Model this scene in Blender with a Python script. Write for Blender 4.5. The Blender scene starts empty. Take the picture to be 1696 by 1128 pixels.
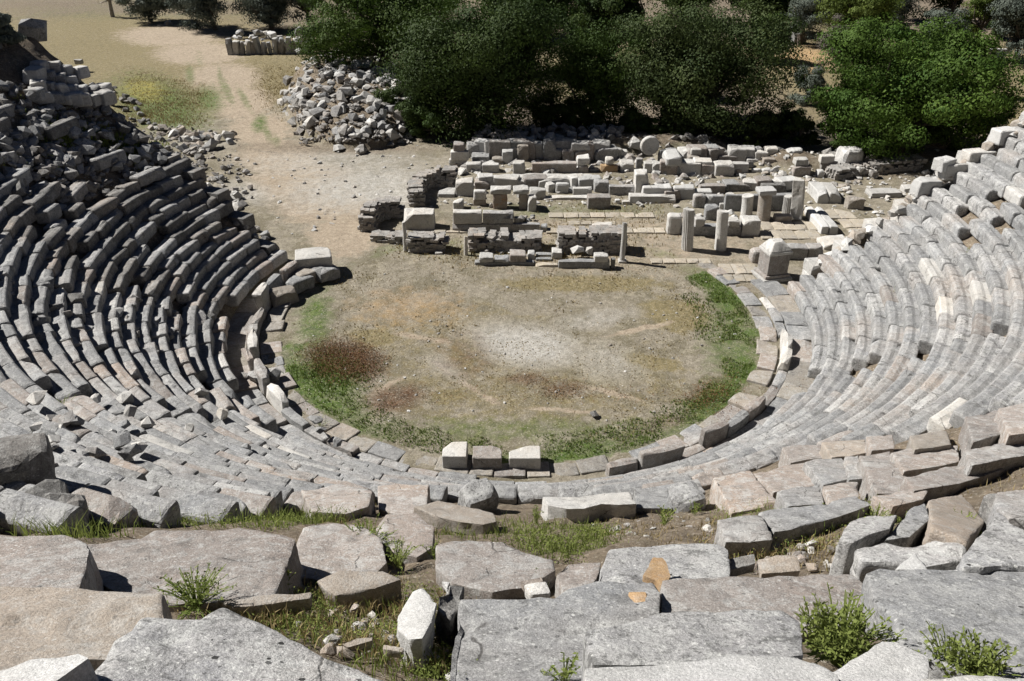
import bpy, bmesh, math, random
import numpy as np
from functools import lru_cache
from mathutils import Vector, Matrix

random.seed(11); rng = np.random.default_rng(11)
sc = bpy.context.scene
COL = bpy.context.collection
PI = math.pi

# ------------------------------------------------------------------ camera and site survey
F = 1350.0; PITCH = math.radians(30.5); CAM = np.array([-0.21, -23.14, 12.68])
cP, sP = math.cos(PITCH), math.sin(PITCH)
def ray(px, py):
    u = (px-848)/F; v = -(py-564)/F
    d = np.array([u, cP+v*sP, -sP+v*cP]); return d/np.linalg.norm(d)
def proj(x, y, z):
    qx = np.asarray(x)-CAM[0]; qy = np.asarray(y)-CAM[1]; qz = np.asarray(z)-CAM[2]
    dep = qy*cP-qz*sP; Y = qy*sP+qz*cP
    dep = np.where(np.abs(dep) < 1e-3, 1e-3, dep)
    return 848+F*qx/dep, 564-F*Y/dep, dep
def at(px, py, z=0.0):
    d = ray(px, py); t = (z-CAM[2])/d[2]; return CAM+d*t

R0 = 9.0; TREAD = .345; RISE = .256; SL = RISE/TREAD; ZB = .7
def zs(r): return ZB+(r-R0)*SL
THR = np.array([(-900,880),(0,837),(160,841),(400,832),(560,825),(622,812),(740,812),(1120,810),(1185,786),(1290,742),(1420,722),(1696,660),(2500,520)], float)
def sstep(a, b, x):
    t = np.clip((x-a)/(b-a), 0, 1); return t*t*(3-2*t)

# ------------------------------------------------------------------ numpy noise
def _h(i, j, k, s):
    n = (i*374761393+j*668265263+k*2147483647+s*1274126177) & 0xffffffff
    n = ((n ^ (n >> 13))*1274126177) & 0xffffffff
    return ((n ^ (n >> 16)) & 0xffff)/32767.5-1.0
def vnoise(P, s=0):
    P = np.asarray(P, float); I = np.floor(P).astype(np.int64); f = P-I; f = f*f*(3-2*f)
    i, j, k = I[:,0], I[:,1], I[:,2]; x, y, z = f[:,0], f[:,1], f[:,2]
    def L(a, b, t): return a+(b-a)*t
    return L(L(L(_h(i,j,k,s),_h(i+1,j,k,s),x), L(_h(i,j+1,k,s),_h(i+1,j+1,k,s),x), y),
             L(L(_h(i,j,k+1,s),_h(i+1,j,k+1,s),x), L(_h(i,j+1,k+1,s),_h(i+1,j+1,k+1,s),x), y), z)
def fbm(P, s=0, o=3):
    P = np.asarray(P, float); r = 0; a = 1
    for q in range(o): r = r+a*vnoise(P*2**q, s+q*7); a *= .5
    return r

HEAP = (at(602, 240)[:2], at(568, 112)[:2])
def hterr(x, y):
    x = np.asarray(x, float); y = np.asarray(y, float)
    r = np.hypot(x, y)
    h = zs(r)
    px, py, dep = proj(x, y, h)
    fg = np.where(dep > .5, py-np.interp(px, THR[:,0], THR[:,1]), 200)
    fg = np.where((y < 0) & (r > 10.5), sstep(-25, 25, fg), 0)
    h = h-(.56-.33*fg)
    h = np.minimum(h, 10.7+np.maximum(0, r-23.5)*.02)
    left = sstep(-2, -8, x)
    cap = np.where((x < 0) & (y > -4), 7.35+np.maximum(0, -4-y+6)*.4, 99)
    h = np.minimum(h, cap)
    sL = y-(3.45+.42*(-x-8.6)); sR = y-(1.1+.16*(x-10.7))
    nz = vnoise(np.stack([x*.6, y*.6, x*0], 1) if x.ndim else np.array([[x*.6, y*.6, 0]]), 5)
    if not x.ndim: nz = nz[0]
    fL = 1-sstep(0, 1, (sL+nz*.35)/(.5+.28*np.maximum(h, 0)))
    fR = 1-sstep(0, 1, sR/.8)
    h = np.maximum(0, h)*np.where(x < 0, fL, fR)
    h = np.where(r < 8.3, 0, h)
    # mound under the great stone heap and the bank of rubble behind the back row
    a0, a1 = HEAP; ax = (a1-a0); La = np.hypot(*ax); ax = ax/La; qx, qy = x-(a0[0]+a1[0])/2, y-(a0[1]+a1[1])/2
    uu = (qx*ax[0]+qy*ax[1])/(La*.56); vv = (-qx*ax[1]+qy*ax[0])/3.9
    h = h+2.0*np.sqrt(np.clip(1-uu*uu-vv*vv, 0, 1))
    h = h+.55*sstep(16.6, 17.6, y)*(1-sstep(18.8, 20.5, y))*sstep(-3.2, -1.5, x)*(1-sstep(9.5, 12, x))
    h = h+.6*np.exp(-(((x-13.2)/2.4)**2+((y-15.3)/1.2)**2))
    return h
def hit(px, py, off=0.0):
    d = ray(px, py); t = 2.0
    ts = np.arange(2, 160, .06); Q = CAM[None]+d[None]*ts[:,None]
    m = np.where(Q[:,2] <= hterr(Q[:,0], Q[:,1])+off)[0]
    return Q[m[0]] if len(m) else at(px, py)

# ------------------------------------------------------------------ materials
def N(nt, t, **kw):
    n = nt.nodes.new(t)
    for k, v in kw.items():
        if k in n.inputs.keys() if isinstance(k, str) else False: n.inputs[k].default_value = v
        else: setattr(n, k, v)
    return n
class M:
    def __init__(s, name):
        s.m = bpy.data.materials.new(name); s.m.use_nodes = True; s.nt = s.m.node_tree
        s.b = s.nt.nodes['Principled BSDF']; s.b.inputs['Roughness'].default_value = .93
        s.b.inputs['Specular IOR Level'].default_value = .18
        s.pos = N(s.nt, 'ShaderNodeNewGeometry').outputs['Position']
        s.rnd = None
    def l(s, a, b): s.nt.links.new(a, b)
    def noise(s, scale, detail=4, rough=.6, vec=None, dist=0):
        n = N(s.nt, 'ShaderNodeTexNoise'); n.inputs['Scale'].default_value = scale
        n.inputs['Detail'].default_value = detail; n.inputs['Roughness'].default_value = rough
        n.inputs['Distortion'].default_value = dist
        s.l(vec or s.pos, n.inputs['Vector']); return n.outputs['Fac']
    def ramp(s, fac, a, b):
        n = N(s.nt, 'ShaderNodeMapRange'); n.inputs['From Min'].default_value = a; n.inputs['From Max'].default_value = b
        n.clamp = True; s.l(fac, n.inputs['Value']); return n.outputs['Result']
    def math(s, op, a, b=None):
        n = N(s.nt, 'ShaderNodeMath', operation=op)
        for i, v in enumerate((a, b)):
            if v is None: continue
            if isinstance(v, (int, float)): n.inputs[i].default_value = v
            else: s.l(v, n.inputs[i])
        return n.outputs[0]
    def mix(s, fac, a, b, mode='MIX'):
        n = N(s.nt, 'ShaderNodeMix', data_type='RGBA', blend_type=mode)
        for sock, v in ((n.inputs[0], fac), (n.inputs[6], a), (n.inputs[7], b)):
            if isinstance(v, (int, float)): sock.default_value = v
            elif isinstance(v, tuple): sock.default_value = (*v, 1)
            else: s.l(v, sock)
        return n.outputs[2]
    def attr(s, name):
        return N(s.nt, 'ShaderNodeAttribute', attribute_name=name).outputs['Fac']
    def random(s):
        o = N(s.nt, 'ShaderNodeObjectInfo').outputs['Random']
        return s.math('FRACT', s.math('ADD', o, s.attr('rnd')))
    def bump(s, h, strength, dist):
        n = N(s.nt, 'ShaderNodeBump'); n.inputs['Strength'].default_value = strength; n.inputs['Distance'].default_value = dist
        s.l(h, n.inputs['Height']); s.l(n.outputs[0], s.b.inputs['Normal'])
    def out(s, c): s.l(c, s.b.inputs['Base Color']); return s.m

def stone(name, A, B, tan=(.40,.29,.20), tanamt=.35, white=.5, dark=.5, orange=0.0, bump=.5):
    m = M(name); r = m.random()
    c = m.mix(m.ramp(m.noise(1.1, 5), .35, .65), A, B)
    t = m.math('MULTIPLY', m.ramp(m.noise(.55, 5), .42, .68), tanamt)
    c = m.mix(m.math('MULTIPLY', t, m.ramp(r, .1, .9)), c, tan)
    big = m.ramp(m.noise(1.7, 4), .34, .6)
    c = m.mix(m.math('MULTIPLY', m.ramp(m.noise(7.5, 10, .78, dist=.5), .51, .60), white), c, (.60,.60,.575))
    c = m.mix(m.math('MULTIPLY', m.math('MULTIPLY', m.ramp(m.noise(5.2, 10, .8, dist=.4), .53, .62), big), dark), c, (.075,.075,.072))
    c = m.mix(m.math('MULTIPLY', m.ramp(m.noise(24, 6, .75), .53, .62), dark*.8), c, (.09,.09,.085))
    c = m.mix(m.math('MULTIPLY', m.ramp(m.noise(31, 6, .78), .54, .62), white*.75), c, (.62,.62,.59))
    c = m.mix(m.math('MULTIPLY', m.ramp(m.noise(2.3, 10, .76, dist=.8), .53, .58), white*.8), c, (.52,.52,.50))
    c = m.mix(m.math('MULTIPLY', m.ramp(m.noise(2.9, 10, .78, dist=.6), .55, .60), dark*.8), c, (.12,.12,.115))
    vo = N(m.nt, 'ShaderNodeTexVoronoi', feature='DISTANCE_TO_EDGE'); vo.inputs['Scale'].default_value = .8
    nv = N(m.nt, 'ShaderNodeTexNoise'); nv.inputs['Scale'].default_value = 3.5; nv.inputs['Detail'].default_value = 6; m.l(m.pos, nv.inputs['Vector'])
    va = N(m.nt, 'ShaderNodeVectorMath', operation='MULTIPLY_ADD'); m.l(nv.outputs['Color'], va.inputs[0]); va.inputs[1].default_value = (.16,.16,.16); m.l(m.pos, va.inputs[2]); m.l(va.outputs[0], vo.inputs['Vector'])
    crack = m.math('MULTIPLY', m.ramp(vo.outputs['Distance'], .007, .002), m.ramp(m.noise(1.1, 4), .54, .60))
    c = m.mix(m.math('MULTIPLY', crack, .75), c, (.06,.055,.05))
    for sc_, colr, lim, amt in ((24, (.66,.66,.63), .30, white), (17, (.05,.05,.048), .26, dark), (46, (.60,.60,.57), .3, white*.8)):
        vs = N(m.nt, 'ShaderNodeTexVoronoi'); vs.inputs['Scale'].default_value = sc_; m.l(m.pos, vs.inputs['Vector'])
        sx = N(m.nt, 'ShaderNodeSeparateColor'); m.l(vs.outputs['Color'], sx.inputs[0])
        th = m.math('MULTIPLY', m.ramp(sx.outputs[0], .45, 1.0), lim)
        dd = m.math('ADD', vs.outputs['Distance'], m.math('MULTIPLY', m.math('SUBTRACT', m.noise(60, 3), .5), .25))
        sp = m.math('MULTIPLY', m.math('LESS_THAN', dd, th), m.ramp(m.noise(1.9 if sc_ != 17 else 1.4, 4), .40, .55))
        c = m.mix(m.math('MULTIPLY', sp, min(1, amt*1.3)), c, colr)
    if orange: c = m.mix(m.math('MULTIPLY', m.ramp(m.noise(1.9, 5), .5, .62), orange), c, (.42,.2,.08))
    g = m.math('ADD', m.math('MULTIPLY', m.ramp(m.noise(75, 4, .8), .36, .64), .5), .75)
    v = m.math('MULTIPLY', g, m.math('ADD', m.math('MULTIPLY', r, .24), .59))
    n = N(m.nt, 'ShaderNodeVectorMath', operation='SCALE'); m.l(c, n.inputs[0]); m.l(v, n.inputs['Scale']); c = n.outputs[0]
    hN = m.math('ADD', m.math('MULTIPLY', m.noise(16, 9, .72), 1.0), m.math('MULTIPLY', m.ramp(m.noise(48, 5, .7), .38, .56), .5))
    hN = m.math('ADD', hN, m.math('SUBTRACT', m.math('MULTIPLY', m.noise(5.5, 6, .65), 1.2), m.math('MULTIPLY', crack, .5)))
    m.bump(hN, bump, .03)
    return m.out(c)

MAT = {}
MAT['grey'] = stone('weathered_grey_stone', (.30,.305,.31), (.365,.365,.36), tanamt=.45, white=.55, dark=.6)
MAT['pink'] = stone('pinkish_tan_stone', (.35,.30,.265), (.36,.335,.312), tan=(.42,.30,.21), tanamt=.6, white=.55, dark=.45)
MAT['pale'] = stone('pale_marble', (.68,.665,.63), (.60,.58,.54), tan=(.50,.41,.30), tanamt=.5, white=.5, dark=.4)
MAT['white'] = stone('white_marble', (.66,.655,.64), (.57,.565,.54), tanamt=.15, white=.5, dark=.16)
MAT['lichen'] = stone('lichened_grey_stone', (.33,.33,.335), (.47,.47,.46), tanamt=.2, white=.85, dark=.9)
MAT['dark'] = stone('dark_lichen_and_shade_stone', (.20,.195,.185), (.27,.26,.245), tanamt=.4, white=.35, dark=.7)  # dark lichened rock; also carries painted shade on the left tiers
MAT['tan'] = stone('tan_stone', (.37,.32,.265), (.41,.37,.32), tan=(.43,.31,.22), tanamt=.55, white=.3, dark=.3)
MAT['ochre'] = stone('ochre_stone', (.48,.30,.15), (.52,.38,.22), tan=(.5,.25,.1), tanamt=.6, white=.2, dark=.1)
MAT['stain'] = stone('rust_stained_stone', (.42,.34,.27), (.38,.33,.29), tanamt=.6, white=.2, dark=.3, orange=.8)
MAT['rubble'] = stone('rubble_stone', (.40,.375,.345), (.33,.315,.295), tan=(.36,.26,.18), tanamt=.6, white=.45, dark=.6)
MAT['ring'] = stone('worn_ring_stone', (.37,.33,.27), (.33,.31,.28), tanamt=.4, white=.35, dark=.55)
MAT['paving'] = stone('tan_paving_stone', (.54,.47,.36), (.48,.43,.35), tanamt=.4, white=.3, dark=.35)

def leafmat(name, A, B, trans=.25):
    m = M(name); r = m.random()
    c = m.mix(r, A, B); c = m.mix(m.ramp(m.noise(.7, 3), .35, .65), c, tuple(.5*(a+b)*.8 for a, b in zip(A, B)))
    m.out(c); m.b.inputs['Roughness'].default_value = .7
    t = N(m.nt, 'ShaderNodeBsdfTranslucent'); m.l(c, t.inputs['Color'])
    x = N(m.nt, 'ShaderNodeMixShader'); x.inputs[0].default_value = trans
    o = m.nt.nodes['Material Output']
    m.l(m.b.outputs[0], x.inputs[1]); m.l(t.outputs[0], x.inputs[2]); m.l(x.outputs[0], o.inputs['Surface'])
    return m.m
MAT['oak'] = leafmat('oak_leaves', (.024,.052,.009), (.062,.098,.018))
MAT['leftoak'] = leafmat('left_oak_leaves', (.034,.068,.009), (.078,.118,.02))
MAT['brownleaf'] = leafmat('brownish_leaves', (.024,.046,.012), (.070,.090,.026))
MAT['darkleaf'] = leafmat('dark_leaves', (.018,.040,.008), (.056,.082,.018))
MAT['bright'] = leafmat('bright_leaves', (.032,.075,.010), (.088,.14,.022))
MAT['yellow'] = leafmat('yellow_green_leaves', (.06,.095,.018), (.12,.15,.03))
MAT['olive'] = leafmat('olive_leaves', (.075,.095,.075), (.14,.16,.13), .15)
MAT['drytwig'] = leafmat('dry_twigs', (.10,.09,.075), (.16,.14,.12), .1)
MAT['grass'] = leafmat('fresh_grass', (.07,.12,.02), (.15,.20,.045), .3)
MAT['weed'] = leafmat('weed_leaves', (.10,.15,.03), (.27,.30,.085), .35)
MAT['drygrass'] = leafmat('dry_grass', (.24,.18,.085), (.34,.28,.14), .2)
MAT['rustgrass'] = leafmat('rusty_weeds', (.12,.06,.03), (.20,.11,.05), .15)
def bark():
    m = M('bark'); c = m.mix(m.ramp(m.noise(6, 6), .35, .65), (.06,.048,.036), (.14,.12,.1)); m.bump(m.noise(14, 6), .6, .05); return m.out(c)
MAT['bark'] = bark()
def deadbark():
    m = M('dead_wood'); c = m.mix(m.ramp(m.noise(6, 6), .35, .65), (.25,.22,.18), (.36,.33,.29)); return m.out(c)
MAT['deadwood'] = deadbark()

def groundmat():
    m = M('earth')
    n1 = m.noise(.8, 6, .65); n2 = m.noise(5, 7, .7); n3 = m.noise(17, 7, .78); n4 = m.noise(2.2, 6, .7)
    c = m.mix(m.ramp(n2, .35, .65), (.155,.137,.102), (.28,.25,.195))
    c = m.mix(m.math('MULTIPLY', m.ramp(n1, .47, .57), .75), c, (.125,.11,.07))
    c = m.mix(m.math('MULTIPLY', m.ramp(m.noise(1.7, 8, .75), .54, .62), .6), c, (.30,.27,.20))
    def zone(c, name, colA, colB, soft=.35, nz=n4):
        col = m.mix(m.ramp(n2, .38, .62), colA, colB)
        a = m.attr(name)
        f = m.ramp(m.math('ADD', a, m.math('MULTIPLY', m.math('SUBTRACT', nz, .5), 1.5)), .5-soft*.5, .5+soft*.5)
        f = m.math('MULTIPLY', f, m.ramp(a, 0, .12))
        return m.mix(f, c, col)
    c = zone(c, 'dry', (.13,.11,.055), (.22,.18,.095))
    c = zone(c, 'path', (.25,.20,.145), (.36,.30,.225), .4)
    c = zone(c, 'gravel', (.29,.28,.25), (.42,.40,.365), .9)
    c = zone(c, 'orange', (.30,.20,.10), (.38,.25,.125), .9)
    c = zone(c, 'rust', (.065,.042,.026), (.14,.085,.05), .8)
    c = zone(c, 'green', (.04,.075,.014), (.095,.135,.03), .7)
    c = zone(c, 'yellow', (.30,.24,.05), (.22,.20,.05), .5)
    c = zone(c, 'soil', (.10,.08,.058), (.20,.16,.115), .6)  # bank earth, and the darkening painted under the tree belt
    c = m.mix(m.math('MULTIPLY', m.ramp(n3, .52, .62), .7), c, (.11,.09,.062))
    c = m.mix(m.math('MULTIPLY', m.ramp(m.noise(19, 6, .78), .55, .63), .6), c, (.47,.43,.36))
    m.bump(m.math('ADD', n3, n2), .7, .08)
    return m.out(c)
MAT['earth'] = groundmat()

# ------------------------------------------------------------------ object helpers
SKETCH = []
def tag(o, label=None, cat=None, group=None, kind=None):
    if label: o['label'] = label
    if cat: o['category'] = cat
    if group: o['group'] = group
    if kind: o['kind'] = kind
    return o
def mesh(name, V, Fc, mat, smooth=False, rnd=None):
    me = bpy.data.meshes.new(name)
    V = np.asarray(V, float)
    if isinstance(Fc, np.ndarray):
        me.vertices.add(len(V)); me.vertices.foreach_set('co', V.astype(np.float32).ravel())
        me.loops.add(Fc.size); me.loops.foreach_set('vertex_index', Fc.astype(np.int32).ravel())
        me.polygons.add(len(Fc)); me.polygons.foreach_set('loop_start', np.arange(0, Fc.size, Fc.shape[1], dtype=np.int32)); me.update(calc_edges=True)
    else: me.from_pydata(V.tolist(), [], [list(map(int, f)) for f in Fc])
    me.materials.append(MAT[mat])
    if smooth: me.polygons.foreach_set('use_smooth', [True]*len(me.polygons))
    a = me.attributes.new('rnd', 'FLOAT', 'POINT')
    if rnd is None: rnd = np.full(len(V), random.random())
    a.data.foreach_set('value', np.asarray(rnd, np.float32))
    return me
def link(name, me, parent=None, loc=(0,0,0), rot=(0,0,0), scale=(1,1,1)):
    o = bpy.data.objects.new(name, me); COL.objects.link(o)
    o.location = loc; o.rotation_euler = rot; o.scale = scale
    if parent: o.parent = parent
    return o
def empty(name, loc, rot=(0,0,0)):
    return link(name, None, None, loc, rot)

@lru_cache(None)
def shell(nx, ny, nz):
    idx = {}; V = []; Fc = []
    def vi(i, j, k):
        t = (i, j, k)
        if t not in idx: idx[t] = len(V); V.append((2*i/nx-1, 2*j/ny-1, 2*k/nz-1))
        return idx[t]
    for i in range(nx):
        for j in range(ny):
            Fc.append((vi(i,j,0), vi(i,j+1,0), vi(i+1,j+1,0), vi(i+1,j,0)))
            Fc.append((vi(i,j,nz), vi(i+1,j,nz), vi(i+1,j+1,nz), vi(i,j+1,nz)))
    for i in range(nx):
        for k in range(nz):
            Fc.append((vi(i,0,k), vi(i+1,0,k), vi(i+1,0,k+1), vi(i,0,k+1)))
            Fc.append((vi(i,ny,k), vi(i,ny,k+1), vi(i+1,ny,k+1), vi(i+1,ny,k)))
    for j in range(ny):
        for k in range(nz):
            Fc.append((vi(0,j,k), vi(0,j,k+1), vi(0,j+1,k+1), vi(0,j+1,k)))
            Fc.append((vi(nx,j,k), vi(nx,j+1,k), vi(nx,j+1,k+1), vi(nx,j,k+1)))
    return np.array(V), Fc
def rbox(size, cell=.25, rad=.04, amp=.02, chips=1, seed=None, lip=0, freq=2.5):
    """weathered block: rounded box with worn faces and knocked-off corners, base at z=0"""
    seed = random.randrange(99999) if seed is None else seed
    rg = np.random.default_rng(seed)
    h = np.array(size)/2
    cl = cell if isinstance(cell, tuple) else (cell,)*3
    n = [int(min(14, max(2, round(s/q)))) for s, q in zip(size, cl)]
    U, Fc = shell(*n)
    # bring the outer ring of vertices close to the edges so the rounding is crisp
    P = U*h
    rad = min(rad, .45*h.min())
    for q in range(3):
        if n[q] > 2:
            m = np.abs(U[:,q]) > 1-2/n[q]-1e-6
            edge = np.abs(U[:,q]) > 1-1e-6
            m = m & ~edge
            P[m,q] = np.sign(U[m,q])*(h[q]-rad)
    inner = np.clip(P, -(h-rad), h-rad); d = P-inner
    L = np.linalg.norm(d, axis=1, keepdims=True); nrm = d/np.maximum(L, 1e-9)
    P = inner+nrm*np.minimum(L, rad)
    sd = int(rg.integers(0, 9999))
    P = P+nrm*(amp*fbm(P*freq+sd*.37, sd, 3))[:,None]
    for q in range(chips):
        c = rg.choice([-1, 1], 3).astype(float)
        if rg.random() < .8: c[2] = 1
        nn = c*rg.uniform(.25, 1, 3)/h; nn /= np.linalg.norm(nn)
        off = np.dot(np.abs(nn), h)*rg.uniform(.62, .9)
        e = P@nn-off; m = e > 0
        P[m] -= nn*(e[m]*.92)[:,None]
    P[:,2] += h[2]
    return P, Fc
def rotz(P, a):
    c, s = math.cos(a), math.sin(a); Q = P.copy()
    Q[:,0] = P[:,0]*c-P[:,1]*s; Q[:,1] = P[:,0]*s+P[:,1]*c; return Q

@lru_cache(None)
def hullrock(seed, n=16, boxy=.6):
    rg = np.random.default_rng(seed)
    P = rg.normal(size=(n, 3)); P /= np.linalg.norm(P, axis=1, keepdims=True)
    P = P/np.maximum(np.abs(P).max(1, keepdims=True), .01)*boxy+P*(1-boxy)
    P *= rg.uniform(.8, 1.05, (n, 1))
    bm = bmesh.new()
    for p in P: bm.verts.new(p)
    r = bmesh.ops.convex_hull(bm, input=bm.verts)
    bmesh.ops.delete(bm, geom=[v for v in bm.verts if not v.link_faces], context='VERTS')
    bm.verts.index_update()
    V = np.array([v.co[:] for v in bm.verts]); Fc = [tuple(v.index for v in f.verts) for f in bm.faces]
    bm.free(); V[:,2] -= V[:,2].min()*.8
    return V*.5, Fc
ROCKM = {}
def rockmesh(k, mat):
    if (k, mat) not in ROCKM:
        V, Fc = hullrock(k+40, 14+k % 5, .35+.1*(k % 5)); ROCKM[(k, mat)] = mesh('rock', V, Fc, mat)
    return ROCKM[(k, mat)]
def rock(name, p, size, mat, label, cat='stone', group=None, tilt=.35, yaw=None):
    s = size if isinstance(size, tuple) else (size*random.uniform(.8, 1.35), size*random.uniform(.75, 1.1), size*random.uniform(.5, .85))
    o = link(name, rockmesh(random.randrange(14), mat), None, tuple(p),
             (random.uniform(-tilt, tilt), random.uniform(-tilt, tilt), random.uniform(0, 2*PI) if yaw is None else yaw), s)
    return tag(o, label, cat, group)

ORD = ['zeroth','first','second','third','fourth','fifth','sixth','seventh','eighth','ninth','tenth','eleventh','twelfth','thirteenth','fourteenth','fifteenth','sixteenth','seventeenth','eighteenth','nineteenth','twentieth']
def nth(i):
    if i < len(ORD): return ORD[i]
    return '%d%s' % (i, {1:'st',2:'nd',3:'rd'}.get(i % 10, 'th') if not 10 < i % 100 < 14 else 'th')

# ------------------------------------------------------------------ ground sheet
def axis(fine, far):
    out = []; step = .14; a, b = fine
    mid = list(np.arange(a, b, .14))
    v = a; lo = []
    while v > far[0]: step *= 1.09; v -= step; lo.append(v)
    v = b; step = .14; hi = []
    while v < far[1]: step *= 1.09; v += step; hi.append(v)
    return np.array(lo[::-1]+mid+hi)
def px_ell(px, py, cx, cy, rx, ry, ang=0):
    a = math.radians(ang); dx = px-cx; dy = py-cy
    u = (dx*math.cos(a)+dy*math.sin(a))/rx; v = (-dx*math.sin(a)+dy*math.cos(a))/ry
    return np.clip(1.5-np.sqrt(u*u+v*v), 0, 1)
def build_ground():
    X = axis((-21, 21), (-420, 420)); Y = axis((-24, 34), (-140, 520))
    gx, gy = np.meshgrid(X, Y); x = gx.ravel(); y = gy.ravel()
    z = hterr(x, y)
    px, py, dep = proj(x, y, z); px = np.where(dep > .5, px, -9999); py = np.where(dep > .5, py, 9999)
    r = np.hypot(x, y)
    P3 = np.stack([x, y, x*0], 1)
    bumpy = .025*fbm(P3*1.1, 3, 4)+.02*fbm(P3*4, 9, 2)
    far = sstep(30, 90, r); z = z+bumpy*(1+2*sstep(.05, .6, z))+far*.5*fbm(P3*.05, 2, 3)
    z = np.where((z < .3) & (r < 9.2) , bumpy*.7, z)
    att = {k: np.zeros(len(x)) for k in ('dry','path','gravel','orange','rust','green','yellow','soil')}
    def E(name, cx, cy, rx, ry, ang=0, amt=1.0):
        att[name] = np.maximum(att[name], amt*px_ell(px, py, cx, cy, rx, ry, ang))
    # the orchestra floor
    fr = np.where(r < 7.55, sstep(6.1, 7.1, r), 0); ang = np.degrees(np.arctan2(y, x)) % 360
    fr = fr*np.where((ang > 195) & (ang < 390) | (ang < 26), 1, .35)
    att['green'] = np.maximum(att['green'], fr*np.clip(.66+.7*fbm(P3*.8, 13, 3), .1, 1.05))
    E('green', 1215, 570, 50, 75, 0, .6); E('green', 545, 630, 55, 45, 20, .8); E('green', 520, 530, 30, 50, 10, .7); E('green', 860, 712, 260, 22, 0, .45)
    E('rust', 568, 600, 62, 34, 10); E('rust', 655, 660, 48, 20, -12, .9); E('rust', 870, 628, 32, 10, 0, .7); E('rust', 935, 645, 38, 12, 0, .62)
    E('rust', 1180, 655, 52, 26, -30, .8); E('rust', 1222, 500, 22, 30, 40, .6); E('rust', 1090, 705, 60, 14, -15, .5)
    E('gravel', 870, 572, 90, 32, 8, .95); E('gravel', 1000, 600, 60, 30, 10, .5); E('gravel', 740, 610, 40, 14, 30, .45); E('gravel', 980, 530, 70, 14, -10, .45)
    E('orange', 680, 510, 90, 30, 0, .36); E('dry', 760, 560, 250, 70, 0, .45); E('dry', 1050, 640, 120, 50, 0, .45)
    att['dry'] = np.maximum(att['dry'], sstep(24, 34, r)*.8)
    E('dry', 860, 640, 300, 110, 0, .5); E('rust', 770, 590, 50, 40, 30, .42)
    for a in ((735,612,26,5,32),(775,638,28,5,32),(812,662,26,5,28),(1060,545,60,5,-12),(1010,650,60,5,15),(640,640,40,5,-30),(930,680,70,4,4),(700,560,60,5,10)): E('path', *a, .8)
    for a in ((770,585,30,34,20),(745,655,36,10,0),(1080,600,60,14,10),(1120,520,60,30,10),(620,560,40,20,0),(960,470,150,14,0)): E('dry', *a, .9)
    # approach path and field
    pts = [(285,62,90,16),(330,90,75,20),(370,130,62,26),(400,170,52,30),(430,215,52,30),(460,260,70,30),(500,300,90,34),(540,340,85,34),(570,390,60,36)]
    for a in pts: E('path', *a, 0, .95)
    E('gravel', 600, 310, 120, 34, -6, .8); E('gravel', 560, 270, 140, 24, 0, .5); E('gravel', 640, 325, 60, 20, 0, .9); E('gravel', 330, 240, 50, 10, 0, .5); E('gravel', 400, 320, 50, 18, 0, .6)
    E('green', 265, 175, 80, 42, 20, .8); E('green', 345, 165, 26, 22, 30, .7); E('green', 130, 22, 120, 14, 0, .5); E('yellow', 240, 150, 40, 22, 10, .55)
    E('green', 430, 205, 12, 16, 30, .7); E('green', 315, 125, 7, 18, -5, .6); E('green', 375, 150, 8, 26, -25, .55)
    for a in ((405,165,6,24,-30,.8),(365,130,5,22,-10,.7),(440,215,7,22,-25,.8),(456,234,8,14,-30,.7),(330,100,5,16,-10,.6),(345,165,24,18,30,.75)): E('green', *a[:5], a[5]*.68)
    E('dry', 470, 130, 70, 40, 0, .8); E('dry', 160, 30, 160, 30, 0, .7); E('dry', 210, 95, 90, 24, 10, .7)
    E('dry', 1340, 110, 60, 40, 0, 1); E('dry', 940, 130, 90, 60, 0, .9); E('dry', 1670, 110, 40, 25, 0, .9); E('orange', 1335, 95, 40, 20, 0, .9); E('dry', 1330, 190, 40, 30, 0, .9); E('dry', 1250, 215, 60, 15, 0, .7)
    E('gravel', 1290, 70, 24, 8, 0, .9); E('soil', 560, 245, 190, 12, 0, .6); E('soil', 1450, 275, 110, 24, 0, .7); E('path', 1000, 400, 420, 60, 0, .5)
    E('green', 950, 350, 200, 14, 0, .35); E('green', 800, 410, 150, 20, 0, .35)
    for a in ((640,170,120,45,0),(790,190,150,45,0),(1180,190,150,50,0),(1500,215,140,50,0),(1010,205,90,30,0),(700,40,260,60,0),(1130,30,200,40,0),(1560,30,160,40,0)): E('soil', *a, 1.0)  # leaf litter plus painted shade: ground darkened beneath the trees
    # earth banks of the seating: soil with weeds
    bank = sstep(.12, .5, z); att['soil'] = np.maximum(att['soil'], bank*.85)
    wn = sstep(-.1, .5, fbm(P3*.55, 21, 3)); att['green'] = np.maximum(att['green'], bank*wn*.75)
    att['gravel'] = np.where(bank > .2, att['gravel']*.4, att['gravel'])
    nx, ny = len(X), len(Y)
    i = np.arange(nx-1)[None,:]+np.arange(ny-1)[:,None]*nx; i = i.ravel()
    Fc = np.stack([i, i+1, i+nx+1, i+nx], 1)
    me = bpy.data.meshes.new('ground'); me.vertices.add(len(x)); me.vertices.foreach_set('co', np.stack([x, y, z], 1).astype(np.float32).ravel())
    me.loops.add(len(Fc)*4); me.loops.foreach_set('vertex_index', Fc.astype(np.int32).ravel())
    me.polygons.add(len(Fc)); me.polygons.foreach_set('loop_start', np.arange(0, len(Fc)*4, 4, dtype=np.int32))
    me.update(calc_edges=True); me.polygons.foreach_set('use_smooth', np.ones(len(Fc), bool))
    for k, v in att.items():
        a = me.attributes.new(k, 'FLOAT', 'POINT'); a.data.foreach_set('value', v.astype(np.float32))
    me.materials.append(MAT['earth'])
    tag(link('ground', me), 'dusty tan ground with dry grass, gravel and a worn path', 'ground', kind='structure')
build_ground()

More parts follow.
